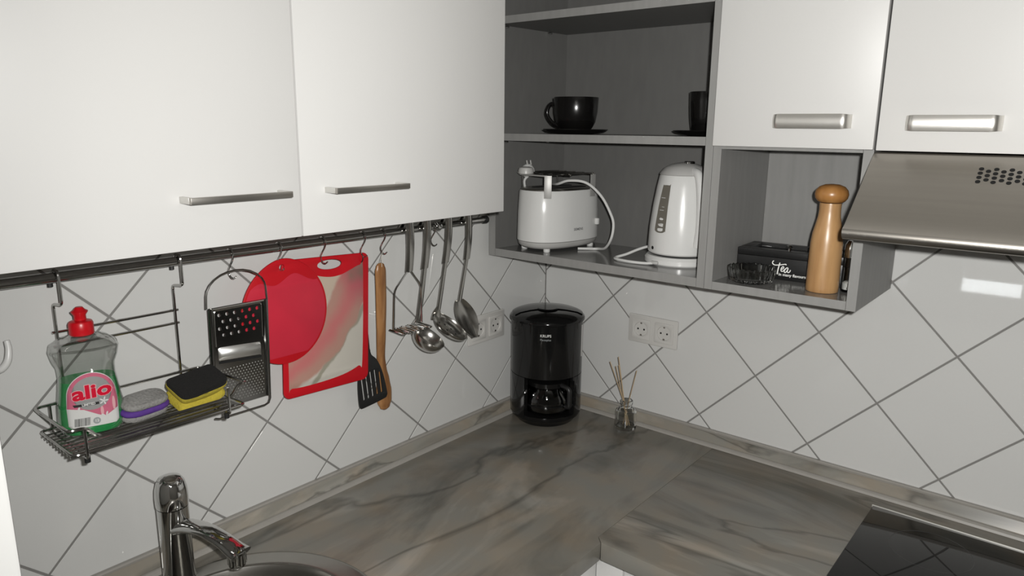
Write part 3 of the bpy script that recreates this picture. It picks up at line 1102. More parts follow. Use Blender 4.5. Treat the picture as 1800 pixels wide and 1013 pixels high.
def bottle():
    cx, cy, z0 = 0.061, -1.3195, 1.2328
    face = Matrix.Rotation(R(-14), 4, 'Z')
    t = thing('soap_bottle', 'clear dish soap bottle with green liquid, pink label and red cap', 'bottle', (cx, cy, z0))
    t.scale = (1.045, 1.045, 1.045)
    def U(z):   # half width
        K = [(0.0, 0.040), (0.006, 0.0445), (0.018, 0.0465), (0.045, 0.0452), (0.070, 0.0415), (0.092, 0.0388), (0.105, 0.0395), (0.120, 0.0450), (0.132, 0.0475), (0.139, 0.0455), (0.146, 0.036), (0.152, 0.022), (0.156, 0.0155), (0.160, 0.0150)]
        for (a, ra), (c, rc) in zip(K, K[1:]):
            if z <= c:
                s = (z-a)/(c-a); s = s*s*(3-2*s) if rc != ra else s
                return ra+(rc-ra)*s
        return K[-1][1]
    def depth(z):
        return min(U(z), 0.0275 if z < 0.138 else U(z))*1.0 if U(z) > 0.0275 else U(z)
    def shell(zs, k, top_open=True):
        b = BM(); rings = []
        n = 48
        for z in zs:
            u, d = U(z)*k, depth(z)*k
            p = 2.6 if u > 0.03 else 2.0
            ring = []
            for i in range(n):
                a = 2*PI*i/n
                ca, sa = math.cos(a), math.sin(a)
                ring.append(b.verts.new(face @ Vector((d*math.copysign(abs(ca)**(2/p), ca), u*math.copysign(abs(sa)**(2/p), sa), z))+Vector((cx, cy, z0))))
            rings.append(ring)
        for A, Bq in zip(rings, rings[1:]):
            for i in range(n):
                j = (i+1) % n
                b.faces.new((A[i], A[j], Bq[j], Bq[i]))
        b.faces.new(rings[0])
        if not top_open:
            b.faces.new(rings[-1])
        return b
    zs = [0.0, 0.003, 0.007, 0.012, 0.02, 0.03, 0.045, 0.058, 0.07, 0.08, 0.09, 0.1, 0.107, 0.114, 0.12, 0.126, 0.132, 0.136, 0.139, 0.143, 0.147, 0.150, 0.153, 0.156, 0.160]
    obj('bottle_body', shell(zs, 1.0), PET, t, ang=80)
    obj('soap_liquid', shell([0.0012, 0.004, 0.008, 0.013, 0.02, 0.03, 0.045, 0.058, 0.07, 0.078, 0.085], 0.965, False), GREEN, t, ang=60)
    b = BM()
    lathe(b, [(0.0, 0.1535), (0.0165, 0.1535), (0.0172, 0.155), (0.0172, 0.171), (0.0155, 0.1745), (0.0095, 0.1765), (0.0, 0.1765)], (cx, cy, z0), 32)
    cap = obj('cap', b, RED, t)
    b = BM()
    lathe(b, [(0.0, 0.1766), (0.0085, 0.1766), (0.0085, 0.184), (0.0115, 0.1885), (0.0118, 0.1900), (0.0080, 0.1925), (0.0050, 0.1965), (0.0, 0.1970)], (cx, cy, z0), 28)
    obj('nozzle', b, RED, cap)
    # label pieces are bent onto the bottle front
    def wrap(bm, lift):
        for v in bm.verts:
            u, z = v.co.x, v.co.y
            hw = U(max(0.004, min(z, 0.15)))
            q = min(0.97, abs(u)/hw)
            d = depth(z)*(1-q**2.6)**(1/2.6)
            v.co = face @ Vector((d+lift+v.co.z, u, z))+Vector((cx, cy, z0))
        return bm
    def fine(outl, n=10):
        # plate cut into a grid, so that it can be bent
        bm = plate(outl, 0.0002)
        lo = min(v.co.x for v in bm.verts); hi = max(v.co.x for v in bm.verts)
        for i in range(1, n):
            bmesh.ops.bisect_plane(bm, geom=bm.verts[:]+bm.edges[:]+bm.faces[:], plane_co=(lo+(hi-lo)*i/n, 0, 0), plane_no=(1, 0, 0))
        lo = min(v.co.y for v in bm.verts); hi = max(v.co.y for v in bm.verts)
        for i in range(1, n):
            bmesh.ops.bisect_plane(bm, geom=bm.verts[:]+bm.edges[:]+bm.faces[:], plane_co=(0, lo+(hi-lo)*i/n, 0), plane_no=(0, 1, 0))
        return bm
    def cut(bm, n=14):
        lo = min(v.co.x for v in bm.verts); hi = max(v.co.x for v in bm.verts)
        for i in range(1, n):
            bmesh.ops.bisect_plane(bm, geom=bm.verts[:]+bm.edges[:]+bm.faces[:], plane_co=(lo+(hi-lo)*i/n, 0, 0), plane_no=(1, 0, 0))
        return bm
    lab_pts = [(-0.031, 0.014), (0.030, 0.012), (0.0345, 0.016), (0.0355, 0.045)]
    lab_pts += [(0.001+0.0335*math.cos(R(a)), 0.062+0.0375*math.sin(R(a))) for a in range(8, 180, 8)]
    lab_pts += [(-0.034, 0.045), (-0.034, 0.018)]
    lb = obj('label', wrap(fine([lab_pts], 12), 0.0006), LABELW, t, ang=80)
    up_pts = [(-0.0335, 0.046), (-0.012, 0.042), (0.006, 0.031), (0.016, 0.026), (0.034, 0.036), (0.035, 0.050)]+[(0.001+0.0325*math.cos(R(a)), 0.062+0.0365*math.sin(R(a))) for a in range(10, 176, 8)]
    obj('pink_print', wrap(fine([up_pts], 12), 0.0010), LABELP, lb, ang=80)
    obj('silver_disc', wrap(fine([ell(0.001, 0.0665, 0.0265, 0.0265, 40)], 10), 0.0014), LABELS, lb, ang=80)
    obj('black_bar', wrap(fine([[(-0.024, 0.0475), (0.009, 0.0475), (0.009, 0.0515), (-0.026, 0.0515)]], 6), 0.0018), LABELK, lb)
    bt = cut(text('LIMITED', 0.0050, 0.0001, bold=0.0002)); bmesh.ops.translate(bt, verts=bt.verts, vec=(-0.005, 0.0497, 0))
    obj('lettering', wrap(bt, 0.0022), LABELW, lb, False)
    # heavy round lettering "alio" with a pale outline
    for nm, off, m, lift in (('lettering_outline', 0.00200, LABELM, 0.0018), ('lettering', 0.00110, LABELR, 0.0023)):
        bt = text('alio', 0.0325, 0.0001, bold=off)
        lo = min(v.co.x for v in bt.verts); hi = max(v.co.x for v in bt.verts)
        for v in bt.verts:
            v.co.x = (v.co.x-(lo+hi)/2)*1.16+0.0015
            v.co.y = v.co.y*0.90+0.0688+v.co.x*0.06
        cut(bt)
        obj(nm, wrap(bt, lift), m, lb, False)
    # white flowers, barcode field, round mark
    def flower(u, v, s):
        return [(u+s*(0.55+0.45*math.cos(5*a))*math.cos(a), v+s*(0.55+0.45*math.cos(5*a))*math.sin(a)) for a in [2*PI*i/40 for i in range(40)]]
    for u, v, s in ((0.0155, 0.0515, 0.0068), (-0.020, 0.040, 0.0085), (0.0165, 0.026, 0.008)):
        obj('printed_flower', wrap(fine([flower(u, v, s)], 4), 0.0026), LABELW, lb, False)
    obj('printed_highlight', wrap(fine([ell(0.029, 0.044, 0.0022, 0.0115, 20)], 4), 0.0020), LABELM, lb, False)
    obj('printed_petal', wrap(fine([ell(0.012, 0.036, 0.0022, 0.0075, 20)], 4), 0.0020), LABELM, lb, False)
    bb = BM()
    x = -0.0265
    while x < -0.006:
        wv = random.choice((0.0005, 0.0007, 0.0011))
        merge(bb, plate([[(x, 0.0165), (x+wv, 0.0165), (x+wv+0.0012, 0.0290), (x+0.0012, 0.0290)]], 0.0002)); x += wv+random.choice((0.0006, 0.0009))
    k = obj('barcode', wrap(bb, 0.0016), LABELK, lb, False); k['kind'] = 'stuff'
    obj('printed_mark', wrap(fine([ell(0.0035, 0.0215, 0.0052, 0.0052, 24)], 4), 0.0014), LABELG, lb, False)
    bt = text('12', 0.0060, 0.0001, bold=0.0002); bmesh.ops.translate(bt, verts=bt.verts, vec=(0.0035, 0.0215, 0))
    obj('lettering', wrap(bt, 0.0019), LABELW, lb, False)
bottle()

def xform(bm, loc, rx=0, ry=0, rz=0):
    m = Matrix.Translation(loc) @ Matrix.Rotation(rz, 4, 'Z') @ Matrix.Rotation(ry, 4, 'Y') @ Matrix.Rotation(rx, 4, 'X')
    bmesh.ops.transform(bm, matrix=m, verts=bm.verts)
    return bm

def sponge():
    c = (0.084, -1.158, 1.2328)
    t = thing('sponge', 'yellow foam sponge with a black scouring face in the wire basket', 'sponge', c)
    n = 28
    def body(z0, z1, k=1.0):
        b = BM(); rings = []
        m = 6
        for q in range(m+1):
            z = z0+(z1-z0)*q/m
            ring = []
            for i in range(n*4):
                a = 2*PI*i/(n*4)
                ca, sa = math.cos(a), math.sin(a)
                x = 0.031*math.copysign(abs(ca)**(2/7), ca)
                y = 0.0445*math.copysign(abs(sa)**(2/7), sa)
                wst = 0.006*math.exp(-((z-0.013)/0.005)**2)          # finger groove round the side
                s = 1-wst/0.034
                ring.append(b.verts.new((x*s*k, y*(1-wst/0.05)*k, z)))
            rings.append(ring)
        for A, Bq in zip(rings, rings[1:]):
            for i in range(len(A)):
                j = (i+1) % len(A)
                b.faces.new((A[i], A[j], Bq[j], Bq[i]))
        b.faces.new(rings[0]); b.faces.new(rings[-1])
        for v in b.verts:                                            # the sponge is bent: right end curls up
            v.co.z += 0.010*max(0, (v.co.y+0.005)/0.05)**2*1.0
        return b
    tilt = dict(ry=R(20), rz=R(6))
    off = (c[0], c[1], c[2]+0.0125)
    obj('foam_body', xform(body(0.0, 0.026), off, **tilt), YELLOW, t, ang=50)
    obj('scouring_pad', xform(body(0.0262, 0.0335, 0.985), off, **tilt), PADBLK, t, ang=50)
sponge()

def scrub():
    c = (0.076, -1.2465, 1.2328)
    t = thing('scrubbing_sponge', 'grey fuzzy scrubbing sponge with a purple band, beside the soap bottle', 'sponge', c)
    def layer(z0, z1, k):
        b = BM()
        m = 5
        prof = []
        for i in range(m+1):
            z = z0+(z1-z0)*i/m
            prof.append((k*(1-0.12*abs((i/m)*2-1)**3), z))
        lathe(b, prof, (0, 0, 0), 48, sx=0.023, sy=0.0405, npow=3.2)
        for v in b.verts:
            v.co.x += random.uniform(-1, 1)*0.0005
        return b
    kw = dict(ry=R(16), rz=R(6))
    off = (c[0], c[1], c[2]+0.0065)
    obj('lower_fleece', xform(layer(0.0, 0.0105, 0.97), off, **kw), FUZZ, t)
    obj('purple_band', xform(layer(0.0106, 0.0215, 1.03), off, **kw), PURPLE, t)
    obj('upper_fleece', xform(layer(0.0216, 0.033, 0.96), off, **kw), FUZZ, t)
scrub()

# ------------------------------------------------------------------ hanging kitchen tools
def grater():
    x = 0.0555
    t = thing('grater', 'flat steel grater with a wire bow, hanging from the rail', 'grater', (x, -1.045, 1.30))
    a = R(0.4)
    def W(p, lift=0.0):
        """board coordinates (u along wall, v up, from the middle of the top edge)"""
        u, v = p[0]*1.075, p[1]
        return Vector((x+lift+0.035*min(v, 0.0), -1.0470+u*math.cos(a)-v*math.sin(a)*-1, 1.393+v*math.cos(a)+u*math.sin(a)*-1))
    b = BM()
    P = [W((-0.0565, -0.22)), W((-0.0575, 0.0)), W((-0.056, 0.024))]
    for q in range(1, 12):
        an = PI*(1-q/12)
        P.append(W((0.056*math.cos(an), 0.022+0.042*math.sin(an))))
    P += [W((0.056, 0.024)), W((0.0575, 0.0)), W((0.0565, -0.208)), W((0.053, -0.217)), W((0.045, -0.220)), W((-0.045, -0.220)), W((-0.053, -0.217))]
    tube(b, P[1:], 0.0021, 8); obj('wire_bow', b, WIRE, t)
    fr = Matrix(((0, 0, 1, 0), (1, 0, 0, 0), (0, 1, 0, 0), (0, 0, 0, 1)))
    def flat(outl, t_, lift, bev=0.0):
        bm = plate(outl, t_, bev)
        for v in bm.verts:
            p = W((v.co.x, v.co.y), lift+v.co.z); v.co = p
        return bm
    # side rails and plate
    holes = []
    spots = []
    for r_ in range(4):
        for i in range(6 if r_ % 2 == 0 else 5):
            u, v = -0.036+i*0.0145+(0.007 if r_ % 2 else 0.0), -0.0155-r_*0.0132
            spots.append((u, v)); holes.append(ell(u, v, 0.0031, 0.0036, 12))
    obj('plate', flat([[(-0.0555, 0.0), (0.0555, 0.0), (0.0555, -0.200), (-0.0555, -0.200)]]+holes, 0.0009, 0.0012), STEELG, t, False)
    for s in (-1, 1):
        b = BM(); tube(b, [W((s*0.052, -0.001), 0.003), W((s*0.052, -0.199), 0.003)], 0.0042, 8, flat=((1, 0, 0), 0.7)); obj('side_fold', b, STEELG, t)
    b = BM(); tube(b, [W((-0.050, -0.0025), 0.0025), W((0.050, -0.0025), 0.0025)], 0.0022, 8); obj('top_fold', b, STEEL, t)
    b = BM(); P = fillet([W((-0.045, -0.075), .002), W((-0.045, -0.006), .002), W((0.045, -0.006), .002), W((0.045, -0.075), .002)], 0.006); tube(b, P, 0.0014, 6); obj('pressed_edge', b, STEEL, t)
    # coarse teeth: a raised lip under every hole
    me = None
    for u, v in spots:
        if me is None:
            bb = BM()
            lathe(bb, [(0.0033, 0.0), (0.0031, 0.0013), (0.0022, 0.0024), (0.0012, 0.0028)], (0, 0, 0), 12, rot=Matrix.Rotation(R(90), 3, 'Y'), a0=R(100), a1=R(260), cap=False)
            bmesh.ops.transform(bb, matrix=Matrix.Rotation(R(-90), 4, 'X'), verts=bb.verts)
            o = obj('coarse_tooth', bb, STEELG, t, local=True); me = o.data
        else:
            o = link(bpy.data.objects.new('coarse_tooth', me), t)
        o.location = W((u, v-0.0012), 0.0018)-t.location
    # slicer slot with its raised blade
    b = BM()
    nb = 10
    for i in range(nb):
        f = i/(nb-1)
        pass
    rows = []
    for i in range(9):
        f = i/8
        vv = -0.078-0.026*f
        lift = 0.0018+0.0065*math.sin(PI*min(1, f*1.05))**0.8
        rows.append([W((-0.041, vv-0.002), 0.0016), W((-0.037, vv), lift), W((0.037, vv-0.006), lift), W((0.041, vv-0.008), 0.0016)])
    V = [[b.verts.new(p) for p in r_] for r_ in rows]
    for A, Bq in zip(V, V[1:]):
        for j in range(3):
            b.faces.new((A[j], A[j+1], Bq[j+1], Bq[j]))
    obj('slicing_blade', b, BLADEM, t, ang=70)
    b = flat([[(-0.041, -0.1045), (0.041, -0.1125), (0.041, -0.117), (-0.041, -0.110)]], 0.0003, 0.0018); obj('blade_slot', b, DARKGAP, t, False)
    # fine rasp
    bb = BM()
    for r_ in range(13):
        for i in range(15):
            u = -0.0435+i*0.0060+(0.003 if r_ % 2 else 0); v = -0.124-r_*0.0055
            if u > 0.046:
                continue
            lathe(bb, [(0.0013, 0.0), (0.0009, 0.0010), (0.0003, 0.0015)], W((u, v), 0.0016), 6, rot=Matrix.Rotation(R(90), 3, 'Y'))
    k = obj('fine_rasp', bb, BLADEM, t); k['kind'] = 'stuff'
grater()

def round_board():
    x, cy, cz = 0.0435, -0.937, 1.352
    t = thing('cutting_board', 'round red plastic cutting board hanging in front of the picture board', 'cutting board', (x, cy, cz))
    out = []
    for i in range(72):
        a = 2*PI*i/72
        r_ = 1.0
        ru, rv = 0.0985, 0.1075
        out.append((ru*math.cos(a), rv*math.sin(a)+0.004*max(0, math.sin(a))**12))
    hole = ell(-0.004, 0.0935, 0.0058, 0.0058, 20)
    b = place(plate([out, hole], 0.0045, 0.0016), LEFTW, (x, cy, cz)); o = obj('board', b, REDB, t)
    inn = [(0.0985*0.955*math.cos(a), max(-0.084, 0.1075*0.955*math.sin(a))) for a in [R(200+140*i/30) for i in range(31)]]
    top = [(0.0985*0.955*math.cos(R(20-220*0)), 0.0)]
    arc = []
    for i in range(61):
        a = R(-215+250*i/60)
        arc.append((0.0985*0.95*math.cos(a), max(0.1075*0.95*math.sin(a), -0.090)))
    u1, v1 = arc[-1]; u0, v0 = arc[0]
    m = 20
    for i in range(1, m):
        f = i/m
        u = u1+(u0-u1)*f
        arc.append((u, v1+(v0-v1)*f+0.022*math.exp(-((u-0.022)/0.030)**2)+0.012*math.exp(-((u+0.055)/0.02)**2)-0.002))
    b = place(plate([arc], 0.0006, 0.0002), LEFTW, (x+0.0025, cy, cz)); obj('pinkish_face', b, REDL, t)  # inset face in a lighter, pinker red than the board
round_board()

def picture_board():
    x, cy, cz = 0.036, -0.8345, 1.306
    rot = R(-2.6)
    t = thing('cutting_board', 'rectangular cutting board with red frame and a faded pepper picture', 'cutting board', (x, cy, cz))
    out = rrect(-0.109, 0.1125, -0.147, 0.147, 0.016)
    hole = ell(0.008, 0.129, 0.0315, 0.0105, 32)
    inn = [(-0.097, -0.112), (-0.090, -0.125), (-0.03, -0.127), (0.04, -0.122), (0.084, -0.110), (0.0945, -0.098), (0.096, 0.110), (0.087, 0.121),
           (0.060, 0.112), (0.035, 0.104), (0.008, 0.102), (-0.025, 0.108), (-0.055, 0.122), (-0.088, 0.124), (-0.097, 0.114)]
    inn = [tuple(p)[:2] for p in smoothpath([(a, c, 0) for a, c in inn], 4, True)]
    b = place(plate([out, hole], 0.005, 0.0018), LEFTW, (x, cy, cz), rot); obj('board', b, REDB, t)
    b = place(plate([inn], 0.0008, 0.0002), LEFTW, (x+0.0027, cy, cz), rot); obj('picture_panel', b, PICTURE, t)
picture_board()

def spatula():
    x = 0.026
    t = thing('spatula', 'black slotted plastic spatula, its handle behind the picture board', 'spatula', (x, -0.71, 1.2))
    rot = R(6)
    K = [(-0.006, 0.085), (0.006, 0.085), (0.009, 0.068), (0.022, 0.052), (0.032, 0.028), (0.038, 0.0), (0.0425, -0.040), (0.040, -0.050), (0.030, -0.054), (-0.030, -0.054), (-0.040, -0.050), (-0.0425, -0.040), (-0.040, 0.0), (-0.034, 0.028), (-0.023, 0.052), (-0.009, 0.068)]
    K = [tuple(p)[:2] for p in smoothpath([(a, c, 0) for a, c in K], 3, True)]
    slots = []
    for i in range(5):
        u = -0.0265+i*0.01325
        slots.append(rrect(u-0.0024, u+0.0024, -0.036, 0.018 if i in (0, 4) else 0.028, 0.0023, 3))
    b = place(plate([K]+slots, 0.0035, 0.001), LEFTW, (x, -0.7105, 1.136), rot); obj('blade', b, BLACKM, t)
    b = BM()
    P = [(x, -0.7185, 1.215), (x, -0.722, 1.26), (x-0.001, -0.731, 1.34), (x-0.001, -0.7355, 1.43)]
    tube(b, smoothpath(P, 6), 0.0062, 10, flat=((1, 0, 0), 0.7)); obj('handle', b, BLACKM, t)
    b = BM()
    lathe(b, [(0.0062, 0.0), (0.0072, 0.002), (0.0072, 0.016), (0.006, 0.018)], (x+0.001, -0.7265, 1.318), 12, rot=Matrix.Rotation(R(4), 3, 'X')); obj('collar', b, WPLAST2, t)
    b = BM()
    P = [(x+0.002, -0.7365, 1.428)]+[(x+0.010+0.0085*math.cos(R(a)), -0.737, 1.438+0.0105*math.sin(R(a))) for a in range(200, -130, -25)]
    tube(b, P, 0.0013, 6); obj('hanging_loop', b, BLACKM, t)
spatula()

def spoon():
    x = 0.020
    t = thing('wooden_spoon', 'brown wooden spoon hanging bowl down by a string', 'spoon', (x, -0.68, 1.24))
    b = BM()
    P = [(0.040, -0.6855, 1.419), (0.040, -0.6850, 1.412), (0.039, -0.6840, 1.395), (0.034, -0.6805, 1.328), (0.027, -0.6775, 1.246), (0.0185, -0.6730, 1.189), (0.0155, -0.6700, 1.156), (0.0135, -0.6650, 1.124), (0.0118, -0.6615, 1.095), (0.0115, -0.6600, 1.072), (0.0115, -0.6592, 1.056), (0.0115, -0.6592, 1.049)]
    rr = [0.006, 0.0118, 0.0155, 0.0152, 0.0135, 0.0122, 0.0150, 0.0195, 0.0228, 0.0215, 0.0150, 0.006]
    Q = smoothpath(P, 5)
    rq = []
    for i in range(len(Q)):
        f = i/5; k = min(int(f), len(rr)-2); f -= k
        rq.append(rr[k]+(rr[k+1]-rr[k])*(f*f*(3-2*f)))
    tube(b, Q, rq, 16, flat=((1, 0, 0), 0.45)); obj('spoon_body', b, BEECH, t, ang=70)
    b = BM()
    P = smoothpath([(0.0475, -0.6865, 1.411), (0.047, -0.686, 1.425), (0.0465, -0.684, 1.4425), (0.0463, -0.6835, 1.4425), (0.040, -0.6845, 1.425), (0.0325, -0.6850, 1.411)], 5)
    tube(b, P, 0.0006, 6); obj('string', b, STRING, t)
spoon()

def handle_strip(top, bot, hook=True):
    """stamped steel handle: shallow channel section, bowed outward, its top end bent over the rail"""
    b = BM()
    top, bot = Vector(top), Vector(bot)
    n = 14
    rows = []
    path = []
    for i in range(n+1):
        f = i/n
        p = top.lerp(bot, f)
        p = p+Vector((0.004*math.sin(PI*f), 0, 0))
        path.append((p, 0.0125-0.001*f))
    if hook:
        pre = [(Vector((RX-0.0125, top.y, RZ-0.004)), 0.008), (Vector((RX-0.012, top.y, RZ+0.008)), 0.010), (Vector((RX-0.004, top.y, RZ+0.0165)), 0.0115), (Vector((RX+0.008, top.y, RZ+0.0185)), 0.012)]
        path = pre+path
    for p, hw in path:
        row = []
        for j in range(7):
            v = -1+2*j/6
            row.append((p.x+0.0034*(1-v*v), p.y+hw*v, p.z))
        rows.append(row)
    F = [[b.verts.new(q) for q in r_] for r_ in rows]
    K = [[b.verts.new((q[0]-0.0011, q[1], q[2])) for q in r_] for r_ in rows]
    for i in range(len(rows)-1):
        for j in range(6):
            b.faces.new((F[i][j], F[i+1][j], F[i+1][j+1], F[i][j+1]))
            b.faces.new((K[i][j], K[i][j+1], K[i+1][j+1], K[i+1][j]))
        for j in (0, 6):
            b.faces.new((F[i][j], F[i+1][j], K[i+1][j], K[i][j]))
    for i in (0, len(rows)-1):
        for j in range(6):
            b.faces.new((F[i][j], F[i][j+1], K[i][j+1], K[i][j]))
    return b
HX = RX+0.013

def shaft(top, bot, w0, w1, bow=0.0):
    b = BM()
    top, bot = Vector(top), Vector(bot)
    P = []
    for i in range(9):
        f = i/8
        P.append(top.lerp(bot, f)+Vector((bow*math.sin(PI*f), 0, 0)))
    tube(b, P, [w0+(w1-w0)*i/8 for i in range(9)], 10, flat=((1, 0, 0), 0.4))
    return b

def masher():
    t = thing('potato_masher', 'steel wire potato masher with a zigzag foot, leftmost of the steel tools', 'masher', (HX, -0.612, 1.39))
    obj('handle', handle_strip((HX, -0.609, 1.507), (HX, -0.613, 1.391)), STEEL, t, ang=60)
    for ys, ye in ((-0.661, -0.677), (-0.577, -0.589)):
        b = BM()
        P = fillet([(HX, -0.613+(0.002 if ys > -0.61 else -0.002), 1.396), (HX+0.001, ys, 1.353), (HX+0.014, ye, 1.266)], 0.014, 5)
        tube(b, P, 0.0019, 8); obj('wire_arm', b, CHROME, t)
    b = BM()
    pts = []
    n = 9
    for i in range(n+1):
        y = -0.678+0.090*i/n
        xa, xb = HX+0.001, HX+0.048
        pts += [(xa, y, 1.263), (xb, y, 1.261)] if i % 2 == 0 else [(xb, y, 1.261), (xa, y, 1.263)]
    tube(b, fillet(pts, 0.0045, 4), 0.0021, 8); obj('zigzag_foot', b, CHROME, t)
masher()

def bowl(c, r, tilt, depth=0.75, holes=False, sy=1.0):
    """thin hemispherical ladle bowl opening along +z then tilted"""
    b = BM()
    prof = []
    n = 12
    for i in range(n+1):
        a = R(-90+90*i/n)
        prof.append((r*math.cos(a), r*depth*math.sin(a)))
    inner = [(max(p[0]-0.001, 0), p[1]+0.001) for p in reversed(prof)]
    inner[0] = (r-0.001, 0.0002)
    rot = Matrix.Rotation(tilt[0], 3, 'Y') @ Matrix.Rotation(tilt[1], 3, 'X')
    prof[0] = (0.0, prof[0][1]); inner[-1] = (0.0, inner[-1][1])
    lathe(b, prof+inner, c, 40, sy=sy, rot=rot)
    return b

def ladle():
    t = thing('ladle', 'steel soup ladle with a deep bowl beside the potato masher', 'ladle', (HX, -0.565, 1.39))
    obj('handle', handle_strip((HX, -0.552, 1.507), (HX, -0.5635, 1.391)), STEEL, t, ang=60)
    obj('shaft', shaft((HX, -0.563, 1.396), (HX-0.004, -0.5835, 1.262), 0.0075, 0.0085), STEEL, t)
    b = bowl((HX+0.030, -0.580, 1.232), 0.043, (R(30), R(-18)), 0.85)
    obj('bowl', b, STEEL, t)
    b = BM(); P = [(HX-0.004, -0.583, 1.268), (HX-0.008, -0.585, 1.25), (HX-0.010, -0.585, 1.232)]
    tube(b, smoothpath(P, 4), [0.0085, 0.0095, 0.011, 0.0125, 0.014, 0.0155, 0.016, 0.0165, 0.017], 10, flat=((1, 0, 0), 0.15)); obj('neck', b, STEEL, t)
ladle()

def skimmer():
    t = thing('skimmer', 'steel skimmer with a pierced shallow bowl between the ladle and the serving spoon', 'skimmer', (HX, -0.49, 1.39))
    obj('handle', handle_strip((HX, -0.479, 1.507), (HX, -0.4925, 1.395)), STEEL, t, ang=60)
    obj('shaft', shaft((HX, -0.492, 1.399), (HX-0.004, -0.5145, 1.28), 0.0070, 0.0068), STEEL, t)
    c = (HX+0.034, -0.510, 1.244)
    tl = (R(32), R(-20))
    obj('bowl', bowl(c, 0.050, tl, 0.45), STEEL, t)
    b = BM(); P = [(HX-0.004, -0.514, 1.287), (HX-0.008, -0.517, 1.272), (HX-0.010, -0.5185, 1.256)]
    tube(b, smoothpath(P, 4), [0.007, 0.008, 0.010, 0.012, 0.014, 0.0155, 0.0165, 0.017, 0.017], 10, flat=((1, 0, 0), 0.15)); obj('neck', b, STEEL, t)
    rot = Matrix.Rotation(tl[0], 3, 'Y') @ Matrix.Rotation(tl[1], 3, 'X')
    for r_, k in ((0.0, 1), (0.017, 6), (0.032, 10)):
        for i in range(k):
            a = 2*PI*i/k
            d = -0.0225*math.sqrt(max(0, 1-(r_/0.050)**2))+0.0013
            b = BM()
            lathe(b, [(0, 0), (0.0028, 0), (0.0028, 0.0003), (0, 0.0003)], Vector(c)+rot @ Vector((r_*math.cos(a), r_*math.sin(a), d)), 10, rot=rot)
            obj('drain_hole', b, DARKGAP, t)
skimmer()

def serving_spoon():
    t = thing('serving_spoon', 'large solid steel serving spoon, rightmost of the steel tools', 'spoon', (HX, -0.42, 1.39))
    obj('handle', handle_strip((HX, -0.4085, 1.507), (HX, -0.416, 1.394)), STEEL, t, ang=60)
    obj('shaft', shaft((HX, -0.4155, 1.398), (HX-0.003, -0.4405, 1.287), 0.0065, 0.0070), STEEL, t)
    # spoon blade: oval dish facing out from the wall, lower end forward
    b = BM()
    rows = []
    nv, nu = 14, 12
    for i in range(nv+1):
        f = i/nv
        hw = 0.036*math.sin(PI*min(1, f*0.93+0.07))**0.62 if f < 1 else 0.010
        hw = max(hw, 0.006)
        L = 0.100*f
        row = []
        for j in range(nu+1):
            v = -1+2*j/nu
            dish = 0.014*(1-v*v)*math.sin(PI*(0.1+0.85*f))
            x = HX-0.004+0.030*f-dish+0.004
            y = -0.4435+0.027*f+hw*v
            z = 1.293-L
            row.append((x, y, z))
        rows.append(row)
    F = [[b.verts.new(p) for p in r_] for r_ in rows]
    K = [[b.verts.new((p[0]-0.0012, p[1], p[2]-0.0003)) for p in r_] for r_ in rows]
    for i in range(nv):
        for j in range(nu):
            b.faces.new((F[i][j], F[i+1][j], F[i+1][j+1], F[i][j+1]))
            b.faces.new((K[i][j], K[i][j+1], K[i+1][j+1], K[i+1][j]))
        for j in (0, nu):
            b.faces.new((F[i][j], F[i+1][j], K[i+1][j], K[i][j]))
    for i in (0, nv):
        for j in range(nu):
            b.faces.new((F[i][j], F[i][j+1], K[i][j+1], K[i][j]))
    obj('spoon_blade', b, STEEL, t, ang=60)
serving_spoon()

# ------------------------------------------------------------------ sockets
def socket(frame, loc, label):
    t = thing('wall_socket', label, 'socket', loc, 'double wall sockets')
    def add(nm, bm, m, p=None, dz=0.0):
        bmesh.ops.transform(bm, matrix=frame, verts=bm.verts)
        return obj(nm, bm, m, p or t, local=True)
    def up_(bm, z, u=0, v=0):
        bmesh.ops.translate(bm, verts=bm.verts, vec=(u, v, z)); return bm
    add('cover_plate', up_(plate([rrect(-0.0755, 0.0755, -0.040, 0.040, 0.004)], 0.006, 0.0018), 0.0033), SOCKW)
    for u in (-0.0355, 0.0355):
        ins = add('socket_insert', up_(plate([rrect(-0.0285, 0.0285, -0.0285, 0.0285, 0.003), ell(0, 0, 0.0205, 0.0205, 36)], 0.0025, 0.0006), 0.0076, u, 0), SOCKW)
        b = BM(); lathe(b, [(0.0204, 0.0086), (0.0196, 0.0088), (0.0190, 0.0066), (0.0, 0.0066)], (u, 0, 0), 36, cap=False)
        add('socket_cup', b, SOCKW, ins)
        for du, dv, m, r_ in ((-0.0095, 0, DARKGAP, 0.0027), (0.0095, 0, DARKGAP, 0.0027), (0, 0.0175, HANDLED, 0.0030), (0, -0.0175, HANDLED, 0.0034)):
            b = BM(); lathe(b, [(0, 0.0066), (r_, 0.0066), (r_, 0.0071), (0, 0.0071)], (u+du, dv, 0), 12)
            add('pin_hole' if dv == 0 else 'earth_clip', b, m, ins)
socket(RIGHTW, (0.3765, 0.0, 1.176), 'white double socket on the tiles right of the coffee maker')
socket(LEFTW, (0.0, -0.2785, 1.1755), 'white double socket on the left wall behind the serving spoon')

